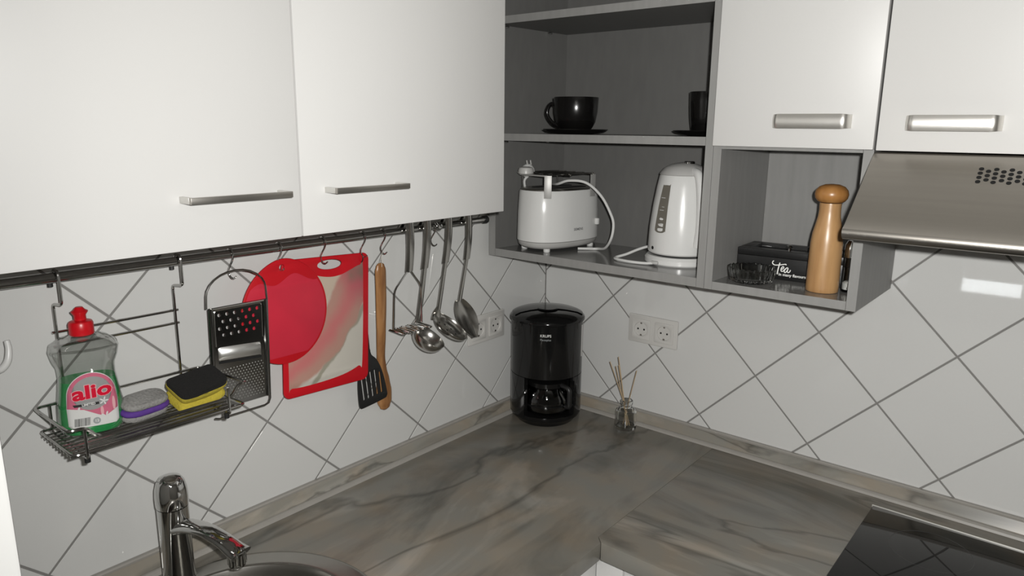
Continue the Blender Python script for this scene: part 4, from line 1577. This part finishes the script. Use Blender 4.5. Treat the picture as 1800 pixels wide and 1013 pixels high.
# ------------------------------------------------------------------ things on the worktop
def coffee_maker():
    cx, cy = 0.1190, -0.1480
    t = thing('coffee_maker', 'black filter coffee maker standing in the corner of the worktop', 'coffee maker', (cx, cy, WT))
    fa = R(-46)                                    # the front looks to the camera
    RZM = Matrix.Rotation(fa, 3, 'Z')
    c = (cx, cy, WT)
    RR = 0.1015
    b = BM()
    lathe(b, [(0.0, 0.0005), (0.080, 0.0005), (0.084, 0.004), (0.088, 0.014), (0.098, 0.020), (0.0995, 0.026), (0.0995, 0.032), (0.075, 0.0335), (0.0, 0.0335)], c, 72)
    obj('base', b, BLACKP, t)
    b = BM()   # rear shell that leaves the front open for the jug
    o0, o1 = R(44), R(316)
    prof = [(RR, 0.028), (RR, 0.1445), (0.086, 0.1445), (0.086, 0.028), (RR, 0.028)]
    rings = lathe(b, prof, c, 60, rot=RZM, a0=o0, a1=o1)
    for k in (0, -1):
        b.faces.new([rings[i][k] for i in range(4)])
    obj('housing', b, BLACKP, t)
    b = BM()
    lathe(b, [(0.0, 0.145), (0.060, 0.1450), (0.1005, 0.1450), (RR, 0.1462), (RR, 0.298), (0.0, 0.298)], c, 72)
    obj('filter_housing', b, BLACKP, t)
    b = BM()
    lathe(b, [(RR+.001, 0.2985), (RR+.0045, 0.300), (RR+.0045, 0.304), (RR+.003, 0.308), (0.099, 0.3125), (0.085, 0.3185), (0.055, 0.3225), (0.0, 0.3240)], c, 72)
    lid = obj('lid', b, BLACKP, t)
    b = BM()
    # raised flap of the lid over the rear two thirds
    rings = []
    for k, z in ((0.0995, 0.3118), (0.0995, 0.3150), (0.097, 0.3165), (0.085, 0.3210), (0.055, 0.3250), (0.030, 0.3262)):
        ring = []
        for i in range(49):
            a = R(72)+R(216)*i/48
            ring.append(b.verts.new((k*math.cos(a), k*math.sin(a), z)))
        rings.append(ring)
    for A, Bq in zip(rings, rings[1:]):
        for i in range(48):
            b.faces.new((A[i], A[i+1], Bq[i+1], Bq[i]))
    b.faces.new(rings[-1])
    lathe(b, [(0.030, 0.3263), (0.028, 0.3280), (0.0, 0.3286)], (0.0, 0.0, 0.0), 32)
    bmesh.ops.transform(b, matrix=Matrix.Translation(c) @ RZM.to_4x4(), verts=b.verts)
    obj('lid_flap', b, BLACKP, lid)
    # glass jug
    b = BM()
    jc = Vector(c)+RZM @ Vector((0.022, 0, 0))
    lathe(b, [(0.0, 0.0345), (0.058, 0.0345), (0.066, 0.040), (0.070, 0.056), (0.068, 0.078), (0.058, 0.098), (0.050, 0.108), (0.051, 0.114)], jc, 56, cap=False)
    jug = obj('glass_jug', b, CARAFE, t)
    b = BM(); lathe(b, [(0.0535, 0.110), (0.056, 0.112), (0.056, 0.124), (0.030, 0.130), (0.0, 0.131)], jc, 48); obj('jug_lid', b, BLACKP, jug)
    b = BM(); lathe(b, [(0.0702, 0.058), (0.0715, 0.059), (0.0715, 0.063), (0.0702, 0.064)], jc, 56, cap=False); obj('jug_band', b, BLACKP, jug)
    b = BM()
    hd = RZM @ Vector((math.cos(R(40)), math.sin(R(40)), 0))
    P = fillet([jc+hd*0.052+Vector((0, 0, 0.118)), jc+hd*0.085+Vector((0, 0, 0.116)), jc+hd*0.085+Vector((0, 0, 0.060)), jc+hd*0.072+Vector((0, 0, 0.058))], 0.014)
    tube(b, P, 0.0065, 10); obj('jug_handle', b, BLACKM, jug)
    # water gauge on the right flank
    b = BM()
    a = fa+R(68)
    g = Vector(c)+Vector((math.cos(a)*RR, math.sin(a)*RR, 0))
    d = Vector((-math.sin(a), math.cos(a), 0)); nr = Vector((math.cos(a), math.sin(a), 0))
    q = [g-d*0.006+Vector((0, 0, 0.196)), g+d*0.006+Vector((0, 0, 0.196)), g+d*0.006+Vector((0, 0, 0.288)), g-d*0.006+Vector((0, 0, 0.288))]
    F = [b.verts.new(p+nr*0.0016) for p in q]; K = [b.verts.new(p-nr*0.002) for p in q]
    b.faces.new(F); b.faces.new(K)
    for i in range(4):
        b.faces.new((F[i], F[(i+1) % 4], K[(i+1) % 4], K[i]))
    obj('water_gauge', b, WPLAST2, t, False)
    for body, size, z, m in (('KRUPS', 0.0105, 0.272, WHITEPR), ('Pausaplus', 0.0078, 0.261, LABELG)):
        bt = text(body, size, 0.0001, bold=0.0)
        for v in bt.verts:
            an = fa-R(9.5)+v.co.x/RR
            v.co = Vector((cx+(RR+0.0004+v.co.z)*math.cos(an), cy+(RR+0.0004+v.co.z)*math.sin(an), WT+z+v.co.y))
        obj('lettering', bt, m, t, False)
    b = BM()
    P = smoothpath([(0.075, -0.06, WT+0.03), (0.066, -0.046, WT+0.010), (0.060, -0.060, WT+0.0045), (0.045, -0.07, WT+0.0045)], 5)
coffee_maker()

def diffuser():
    cx, cy = 0.3425, -0.0695
    t = thing('reed_diffuser', 'small glass diffuser bottle with thin reeds on the worktop', 'diffuser', (cx, cy, WT))
    b = BM()
    lathe(b, [(0.0, 0.0004), (0.0255, 0.0004), (0.0285, 0.003), (0.0290, 0.008), (0.0290, 0.050), (0.027, 0.057), (0.019, 0.061), (0.0155, 0.064), (0.0150, 0.072), (0.0170, 0.074), (0.0170, 0.083), (0.0150, 0.085),
              (0.0118, 0.084), (0.0115, 0.066), (0.0160, 0.061), (0.0235, 0.055), (0.0255, 0.048), (0.0255, 0.012), (0.022, 0.009), (0.0, 0.0085)], (cx, cy, WT), 40)
    obj('glass_bottle', b, GLASS, t)
    tips = [((-0.004, 0.003, 0.010), (-0.0560, -0.006, 0.186)), ((0.004, 0.002, 0.010), (-0.0270, -0.010, 0.207)), ((-0.006, -0.004, 0.010), (-0.0330, -0.012, 0.179)),
            ((0.006, -0.002, 0.010), (-0.0230, -0.008, 0.177)), ((-0.010, 0.002, 0.010), (0.0320, -0.010, 0.180)), ((0.002, 0.005, 0.010), (-0.0300, -0.002, 0.180))]
    for a, c in tips:
        b = BM()
        A, C = Vector(a), Vector(c)
        # reeds lean on the mouth of the bottle: shift so that they pass through the neck
        f = (0.075-A.z)/(C.z-A.z)
        m = A.lerp(C, f)
        k = min(1.0, 0.0085/max(1e-6, math.hypot(m.x, m.y)))
        A = Vector((A.x-(m.x-m.x*k), A.y-(m.y-m.y*k), A.z))
        mid = Vector((m.x*k, m.y*k, m.z))
        tube(b, [Vector((cx, cy, WT))+q for q in (A, mid, C)], 0.0013, 6)
        obj('reed', b, REEDM, t)
diffuser()

# ------------------------------------------------------------------ things in the shelf unit
ZS = 1.4045
def toaster():
    cx, cy, th = 0.150, -0.150, R(82)
    t = thing('toaster', 'white rounded toaster with bun rack, its cord looped over the top', 'toaster', (cx, cy, ZS))
    RM = Matrix.Rotation(th, 4, 'Z')
    ax, ay = 0.122, 0.076
    def W(u, v, z):
        return RM @ Vector((u, v, z))+Vector((cx, cy, ZS))
    def body(prof, n=72, p=2.5):
        b = BM(); rings = []
        for k, z in prof:
            ring = []
            for i in range(n):
                a = 2*PI*i/n
                ca, sa = math.cos(a), math.sin(a)
                ring.append(b.verts.new(W((ax+k)*math.copysign(abs(ca)**(2/p), ca), (ay+k)*math.copysign(abs(sa)**(2/p), sa), z)))
            rings.append(ring)
        for A, Bq in zip(rings, rings[1:]):
            for i in range(n):
                b.faces.new((A[i], A[(i+1) % n], Bq[(i+1) % n], Bq[i]))
        b.faces.new(rings[0]); b.faces.new(rings[-1])
        return b
    obj('body', body([(0.0, 0.0265), (0.002, 0.028), (0.001, 0.10), (-0.002, 0.155), (-0.004, 0.1595)]), WPLAST, t, ang=50)
    base = obj('base', body([(-0.018, 0.008), (-0.012, 0.0085), (-0.002, 0.016), (0.0, 0.026)]), WPLAST2, t, ang=50)
    top = obj('top_deck', body([(-0.0045, 0.1597), (-0.006, 0.163), (-0.011, 0.1645), (-0.020, 0.1640)]), HANDLED, t, ang=50)
    for v in (-0.026, 0.026):
        b = plate([rrect(-0.072, 0.072, v-0.012, v+0.012, 0.011)], 0.0012)
        for q in b.verts:
            q.co = W(q.co.x, q.co.y, 0.1648+q.co.z)
        obj('bread_slot', b, DARKGAP, top, False)
    for u, v in ((-0.085, -0.042), (0.085, -0.042), (-0.085, 0.042), (0.085, 0.042)):
        b = BM(); lathe(b, [(0, 0), (0.008, 0), (0.009, 0.002), (0.009, 0.009), (0, 0.009)], W(u, v, 0.0002), 16); obj('foot', b, WPLAST, base)
    # lever and knob
    b = BM()
    p = W(0.078, -(ay*0.86+0.001), 0.072)
    box(b, -0.005, 0.005, -0.010, 0.010, -0.009, 0.009, 0.003); bmesh.ops.transform(b, matrix=Matrix.Translation(p) @ RM, verts=b.verts)
    obj('lever', b, WPLAST, t)
    # bun rack: flat metal brackets over the rim, carrying a wire frame
    for u, v, tw in ((-0.0995, -0.0560, R(-48)), (0.048, -(ay+0.0018), 0.0)):
        tt = BM()
        box(tt, -0.0095, 0.0095, -0.0009, 0.0009, 0.142, 0.200, 0.0004)
        bmesh.ops.transform(tt, matrix=Matrix.Translation((u, v, 0)) @ Matrix.Rotation(tw, 4, 'Z'), verts=tt.verts)
        for q in tt.verts:
            q.co = W(*q.co)
        obj('rack_bracket', tt, BRACK, t)
    tt = BM()
    box(tt, -0.1035, -0.0965, -0.050, 0.046, 0.1965, 0.2005, 0.0006)
    for q in tt.verts:
        q.co = W(*q.co)
    obj('rack_bar', tt, BRACK, t)
    for v in (-0.066, -0.033, 0.0, 0.033, 0.062):
        b = BM(); tube(b, [W(-0.096, v, 0.2025), W(0.062, v, 0.2025)], 0.0020, 8); obj('rack_wire', b, STEEL, t)
    for u in (-0.030, 0.060):
        b = BM(); tube(b, [W(u, -0.072, 0.199), W(u, 0.064, 0.199)], 0.0020, 8); obj('rack_rail', b, STEEL, t)
    for u in (-0.080, 0.055):
        b = BM(); tube(b, [W(u, 0.060, 0.199), W(u, 0.060, 0.162)], 0.0020, 6); obj('rack_leg', b, STEEL, t)
    b = BM(); lathe(b, [(0.0, 0.0), (0.0205, 0.0), (0.0205, 0.008), (0.018, 0.015), (0.010, 0.018), (0, 0.0185)], W(-0.092, 0.034, 0.2008), 28); obj('dial_knob', b, WPLAST2, t)
    # cord: out of the rear left, plug lying on the rack, loop over the top and down the right side to the base
    b = BM()
    P = smoothpath([(0.140, -0.165, 1.576), (0.178, -0.195, 1.580), (0.218, -0.200, 1.591), (0.262, -0.187, 1.587), (0.297, -0.170, 1.555), (0.324, -0.165, 1.512), (0.334, -0.165, 1.484),
                    (0.329, -0.165, 1.448), (0.300, -0.145, 1.418), (0.262, -0.122, 1.4085), (0.238, -0.140, 1.4083), (0.220, -0.155, 1.4083)], 7)
    tube(b, P, 0.0034, 8); obj('cord', b, WPLAST, t)
    pc = Vector((0.083, -0.196, ZS+0.190))
    b = BM()
    lathe(b, [(0.0, 0.0), (0.012, 0.0), (0.0175, 0.006), (0.018, 0.018), (0.013, 0.030), (0.006, 0.034), (0.0, 0.034)], pc, 20, rot=Matrix.Rotation(R(-14), 3, 'Y'))
    plug = obj('plug', b, WPLAST, t)
    for q in (-1, 1):
        b = BM(); p = pc+Vector((0.0, q*0.008, 0.030)); tube(b, [p, p+Vector((-0.003, 0, 0.013))], 0.0021, 8)
        obj('plug_pin', b, WPLAST2, plug)
    b = BM()
    P = smoothpath([pc+Vector((-0.003, 0, 0.002)), pc+Vector((-0.013, -0.004, -0.012)), Vector((0.0665, -0.190, ZS+0.150)), Vector((0.0660, -0.185, ZS+0.11)), Vector((0.0665, -0.18, ZS+0.07))], 5)
    tube(b, P, 0.0033, 8); obj('cord', b, WPLAST, t)
    bt = text('SIEMENS', 0.0095, 0.0001, bold=0.0001)
    for v in bt.verts:
        u = v.co.x-0.004
        v.co = W(u, -(ay*(1-(abs(u)/ax)**2.5)**0.4+0.0028+v.co.z), 0.058+v.co.y)
    obj('lettering', bt, GREYTXT, t, False)
toaster()

def kettle():
    cx, cy = 0.5060, -0.133
    t = thing('kettle', 'white electric kettle on its base, with a grey water window', 'kettle', (cx, cy, ZS))
    c = (cx, cy, ZS)
    b = BM(); lathe(b, [(0.0, 0.0003), (0.080, 0.0003), (0.084, 0.004), (0.084, 0.014), (0.078, 0.021), (0.0, 0.022)], c, 56); base = obj('base', b, WPLAST, t)
    b = BM(); lathe(b, [(0.0, 0.0225), (0.070, 0.0225), (0.072, 0.0245), (0.0, 0.025)], c, 56); obj('base_gap', b, BLACKM, t)
    K = [(0.0, 0.0255), (0.0735, 0.0255), (0.0770, 0.029), (0.0775, 0.045), (0.0755, 0.090), (0.0700, 0.140), (0.0630, 0.185), (0.0580, 0.2100), (0.0565, 0.2125), (0.0, 0.2125)]
    def RB(z):
        for (ra, a), (rc, c_) in zip(K[1:], K[2:]):
            if a <= z <= c_:
                return ra+(rc-ra)*(z-a)/max(1e-6, c_-a)
        return 0.06
    b = BM(); lathe(b, K, c, 64); obj('body', b, WPLAST, t)
    b = BM(); lathe(b, [(0.0575, 0.2130), (0.0585, 0.2145), (0.0560, 0.2190), (0.0470, 0.2300), (0.030, 0.2380), (0.012, 0.2415), (0.0, 0.2420)], c, 48); lid = obj('lid', b, WPLAST2, t)
    b = BM(); lathe(b, [(0.0, 0.0), (0.0125, 0.0), (0.0125, 0.004), (0.0105, 0.006), (0, 0.0065)], (cx+0.014, cy-0.006, ZS+0.2395), 24); obj('lid_button', b, CHROME, lid)
    # spout lip, turned away to the left rear
    b = BM()
    d = Vector((-0.72, 0.69, 0))
    P = [Vector(c)+d*0.048+Vector((0, 0, 0.150)), Vector(c)+d*0.060+Vector((0, 0, 0.185)), Vector(c)+d*0.074+Vector((0, 0, 0.209))]
    tube(b, smoothpath(P, 5), [0.010, 0.011, 0.012, 0.0135, 0.015, 0.0165, 0.018, 0.019, 0.020, 0.0205, 0.021], 16); obj('spout', b, WPLAST, t)
    # handle on the right front
    b = BM()
    hd = Vector((math.cos(R(-34)), math.sin(R(-34)), 0))
    P = smoothpath([Vector(c)+hd*0.045+Vector((0, 0, 0.222)), Vector(c)+hd*0.066+Vector((0, 0, 0.214)), Vector(c)+hd*0.079+Vector((0, 0, 0.180)), Vector(c)+hd*0.0855+Vector((0, 0, 0.130)), Vector(c)+hd*0.0855+Vector((0, 0, 0.085)), Vector(c)+hd*0.076+Vector((0, 0, 0.050))], 6)
    tube(b, P, 0.0105, 14); obj('handle', b, WPLAST, t)
    # water window
    a0 = math.atan2(CAM.y-cy, CAM.x-cx)-R(41)
    def wrapk(bm, lift):
        for v in bm.verts:
            z = v.co.y
            r_ = RB(z)+lift+v.co.z
            a = a0+v.co.x/RB(z)
            v.co = Vector((cx+r_*math.cos(a), cy+r_*math.sin(a), ZS+z))
        return bm
    K2 = [(-0.0155, 0.088), (-0.0135, 0.082), (-0.006, 0.079), (0.008, 0.079), (0.0150, 0.083), (0.0165, 0.092), (0.0140, 0.185), (0.011, 0.190), (-0.004, 0.190), (-0.0075, 0.186), (-0.012, 0.140)]
    bm = plate([[tuple(p)[:2] for p in smoothpath([(a, c_, 0) for a, c_ in K2], 4, True)]], 0.0008)
    for i in range(1, 10):
        bmesh.ops.bisect_plane(bm, geom=bm.verts[:]+bm.edges[:]+bm.faces[:], plane_co=(0, 0.079+0.111*i/10, 0), plane_no=(0, 1, 0))
    win_ = obj('water_window', wrapk(bm, 0.0008), WATERW, t)
    for z in (0.098, 0.131, 0.160):
        bm = plate([[(-0.006, z), (0.006, z), (0.006, z+0.0016), (-0.006, z+0.0016)]], 0.0002)
        obj('gauge_mark', wrapk(bm, 0.0016), WPLAST2, win_, False)
    b = BM(); lathe(b, [(0, 0), (0.0042, 0), (0.0042, 0.001), (0, 0.0012)], (cx+0.0772*math.cos(a0-R(15)), cy+0.0772*math.sin(a0-R(15)), ZS+0.040), 14,
                    rot=Vector((0, 0, 1)).rotation_difference(Vector((math.cos(a0-R(15)), math.sin(a0-R(15)), 0))).to_matrix())
    obj('indicator_light', b, DARKGAP, t)
    b = BM()
    P = smoothpath([(cx-0.020, cy-0.0845, ZS+0.007), (cx-0.045, cy-0.092, ZS+0.0042), (cx-0.085, cy-0.097, ZS+0.0042), (cx-0.125, cy-0.088, ZS+0.0042), (cx-0.139, cy-0.068, ZS+0.0042),
                    (cx-0.126, cy-0.040, ZS+0.010), (cx-0.106, cy-0.010, ZS+0.022), (cx-0.088, cy+0.015, ZS+0.028), (cx-0.080, cy+0.05, ZS+0.020)], 7)
    tube(b, P, 0.0034, 8); obj('cord', b, WPLAST, t)
    b = BM(); box(b, cx-0.032, cx-0.012, cy-0.0900, cy-0.0800, ZS+0.0035, ZS+0.0115, 0.003); obj('strain_relief', b, WPLAST2, t)
    b = BM()
    pp = Vector((cx-0.086, cy+0.012, ZS+0.030))
    lathe(b, [(0.0, 0.0), (0.012, 0.0), (0.014, 0.006), (0.010, 0.02), (0.0, 0.022)], pp+Vector((0, 0.02, -0.012)), 16, rot=Matrix.Rotation(R(20), 3, 'X')); obj('plug', b, BLACKM, t)
kettle()

ZM = 1.708
def saucer(loc, r, label):
    b = BM()
    lathe(b, [(0.0, 0.0004), (r*0.55, 0.0004), (r*0.60, 0.0020), (r*0.90, 0.0065), (r, 0.0115), (r*0.985, 0.0130), (r*0.88, 0.0085), (r*0.58, 0.0045), (r*0.30, 0.0040), (0.0, 0.0040)], (0, 0, 0), 56)
    o = obj('saucer', b, BLACKC)
    o.location = loc
    return tag(o, label, 'saucer')
def cup(loc, prof, label, hang, hr=(0.014, 0.060)):
    t = thing('cup', label, 'cup', loc)
    b = BM(); lathe(b, prof, (0, 0, 0), 56); obj('body', b, BLACKC, t, local=True)
    b = BM()
    d = Vector((math.cos(hang), math.sin(hang), 0))
    r0 = prof[4][0]
    z1, z0 = hr[1]+0.008, hr[0]
    def rad(z):
        for (ra, a), (rc, c_) in zip(prof, prof[1:]):
            if a <= z <= c_ and c_ > a:
                return ra+(rc-ra)*(z-a)/(c_-a)
        return r0
    P = smoothpath([d*(rad(z1)-0.004)+Vector((0, 0, z1)), d*(rad(z1)+0.014)+Vector((0, 0, z1+0.002)), d*(rad(z1)+0.023)+Vector((0, 0, (z0+z1)/2+0.006)), d*(rad(z0)+0.020)+Vector((0, 0, z0+0.010)), d*(rad(z0)-0.003)+Vector((0, 0, z0))], 6)
    tube(b, P, 0.0052, 10); obj('handle', b, BLACKC, t, local=True)
    return t
sx_, sy_ = 0.2255, -0.190
saucer((sx_, sy_, ZM), 0.083, 'black saucer under the wide black cup on the middle shelf')
wide = [(0.0, 0.0), (0.030, 0.0), (0.032, 0.003), (0.041, 0.010), (0.050, 0.026), (0.0545, 0.050), (0.0565, 0.0855), (0.0557, 0.0868), (0.0540, 0.0855), (0.052, 0.050), (0.047, 0.027), (0.040, 0.013), (0.0, 0.0085)]
cup((sx_, sy_, ZM+0.0042), wide, 'wide black ceramic cup with its handle to the left on the middle shelf', R(195))
sx_, sy_ = 0.5420, -0.105
saucer((sx_, sy_, ZM), 0.079, 'black saucer under the tall black cup by the shelf divider')
tall = [(0.0, 0.0), (0.030, 0.0), (0.032, 0.003), (0.037, 0.012), (0.0410, 0.040), (0.0430, 0.070), (0.0440, 0.0955), (0.0432, 0.0968), (0.0415, 0.0955), (0.0385, 0.042), (0.036, 0.015), (0.0, 0.0090)]
cup((sx_, sy_, ZM+0.0042), tall, 'tall black ceramic cup partly hidden by the shelf divider', R(20))

# ------------------------------------------------------------------ things in the niche
ZN = 1.402
def teabox():
    t = thing('tea_box', 'black wooden tea box with a glass lid and white lettering', 'box', (0.79, -0.12, ZN))
    rz = R(3.0)
    ox, oy = 0.667, -0.172
    L, Wd, Ht = 0.257, 0.112, 0.064
    Mx = Matrix.Translation((ox, oy, ZN)) @ Matrix.Rotation(rz, 4, 'Z')
    def T(bm):
        bmesh.ops.transform(bm, matrix=Mx, verts=bm.verts); return bm
    b = BM(); box(b, 0, L, 0, Wd, 0.0004, 0.048, 0.001); obj('box_body', T(b), BLACKW, t)
    b = BM()
    for x0, x1, y0, y1 in ((0, L, 0, 0.020), (0, L, Wd-0.020, Wd), (0, 0.024, 0.0202, Wd-0.0202), (L-0.024, L, 0.0202, Wd-0.0202)):
        box(b, x0, x1, y0, y1, 0.0485, Ht, 0.001)
    lid = obj('lid_frame', T(b), BLACKW, t)
    b = BM(); box(b, 0.0245, L-0.0245, 0.0205, Wd-0.0205, 0.0555, 0.0580); obj('lid_glass', T(b), GLASS, lid, False)
    b = BM(); lathe(b, [(0.0, 0.0), (0.0035, 0.0), (0.0030, 0.006), (0.0055, 0.008), (0.0060, 0.011), (0.0040, 0.0135), (0, 0.014)], (0.110, 0.010, Ht), 20); obj('lid_knob', T(b), CHROME, lid)
    # hand lettering on the front
    FR = Matrix(((1, 0, 0, 0), (0, 0, -1, 0), (0, 1, 0, 0), (0, 0, 0, 1)))
    def stroke(pts, r_):
        bb = BM()
        tube(bb, smoothpath([(a, c_, 0) for a, c_ in pts], 6), r_, 8, flat=((0, 0, 1), 0.25))
        bmesh.ops.transform(bb, matrix=Mx @ Matrix.Translation((0.080, -0.0004, 0.0235)) @ FR, verts=bb.verts)
        return bb
    s = 0.0000470/1.06
    def px(pts):   # lettering traced in a flat design grid, mapped onto the box front
        return [((x-200)*s*1.12, (520-y)*s*1.30+(x-200)*s*0.16) for x, y in pts]
    for pts, r_ in (([(240, 215), (195, 255), (190, 310), (240, 360), (320, 388), (460, 388), (600, 380), (720, 368), (770, 372), (775, 405)], 0.00105),
                    ([(510, 300), (480, 420), (450, 580), (430, 745)], 0.00125),
                    ([(590, 560), (650, 545), (690, 500), (670, 460), (620, 475), (580, 545), (590, 620), (640, 640), (700, 610), (760, 540)], 0.00105),
                    ([(880, 530), (830, 505), (760, 560), (725, 640), (760, 690), (830, 640), (880, 530), (855, 640), (890, 690), (950, 670), (985, 595)], 0.00105)):
        obj('lettering', stroke(px(pts), r_), WHITEPR, t)
    bt = text('in many flavours', 0.0088, 0.0001, align='LEFT', bold=0.00015)
    bmesh.ops.transform(bt, matrix=Mx @ Matrix.Translation((0.0945, -0.0006, 0.0125)) @ FR, verts=bt.verts)
    obj('lettering', bt, WHITEPR, t, False)
teabox()

def ashtray():
    cx, cy, r_ = 0.7225, -0.2250, 0.0495
    t = thing('ashtray', 'round ribbed glass ashtray in front of the tea box', 'ashtray', (cx, cy, ZN))
    b = BM()
    n = 72
    prof = [(0.0, 0.0004), (0.80, 0.0004), (0.90, 0.004), (0.985, 0.024), (1.0, 0.030), (0.975, 0.0325), (0.93, 0.031), (0.84, 0.012), (0.74, 0.0075), (0.0, 0.007)]
    rings = []
    for k, z in prof:
        ring = []
        for i in range(n):
            a = 2*PI*i/n
            rib = (0.0016 if (i//1) % 3 == 0 else -0.0008) if 0.85 < k and z < 0.031 else 0.0
            zz = z+(0.0016 if (i % 3 == 0) else -0.001)*(1 if z > 0.028 else 0)
            ring.append(b.verts.new((cx+(r_*k+rib)*math.cos(a), cy+(r_*k+rib)*math.sin(a), ZN+zz)))
        rings.append(ring)
    for A, Bq in zip(rings, rings[1:]):
        for i in range(n):
            try:
                b.faces.new((A[i], A[(i+1) % n], Bq[(i+1) % n], Bq[i]))
            except ValueError:
                pass
    obj('glass_bowl', b, GLASSD, t, ang=20)
ashtray()

def mill():
    cx, cy = 0.8690, -0.2185
    t = thing('pepper_mill', 'tall turned wooden pepper mill beside the tea box', 'pepper mill', (cx, cy, ZN))
    c = (cx, cy, ZN)
    b = BM()
    lathe(b, [(0.0, 0.0004), (0.0300, 0.0004), (0.0312, 0.002), (0.0315, 0.012), (0.0312, 0.055), (0.0306, 0.100), (0.0285, 0.120), (0.0245, 0.138), (0.0215, 0.152), (0.0203, 0.166), (0.0207, 0.178), (0.0205, 0.1805), (0.0, 0.181)], c, 48)
    obj('mill_body', b, MILLW, t, ang=60)
    b = BM()
    lathe(b, [(0.0, 0.1815), (0.020, 0.1815), (0.0255, 0.184), (0.0302, 0.190), (0.0318, 0.198), (0.0300, 0.206), (0.0240, 0.2130), (0.014, 0.2172), (0.0, 0.2185)], c, 48)
    obj('mill_head', b, MILLH, t, ang=60)
mill()

def shaker():
    cx, cy = 0.9145, -0.1900
    t = thing('salt_shaker', 'glass salt shaker with a steel top, half hidden behind the pepper mill', 'shaker', (cx, cy, ZN))
    c = (cx, cy, ZN)
    b = BM(); lathe(b, [(0.0, 0.0004), (0.0150, 0.0004), (0.0165, 0.003), (0.0165, 0.072), (0.0150, 0.072), (0.0150, 0.006), (0.0, 0.006)], c, 32); obj('glass_body', b, GLASS, t)
    b = BM(); lathe(b, [(0.0, 0.0064), (0.0142, 0.0064), (0.0142, 0.020), (0.009, 0.024), (0.0, 0.025)], c, 28); obj('salt', b, SALT, t)
    b = BM(); lathe(b, [(0.0, 0.0722), (0.0172, 0.0722), (0.0172, 0.086), (0.0165, 0.097), (0.012, 0.106), (0.0, 0.109)], c, 32); obj('shaker_top', b, CHROME, t)
shaker()
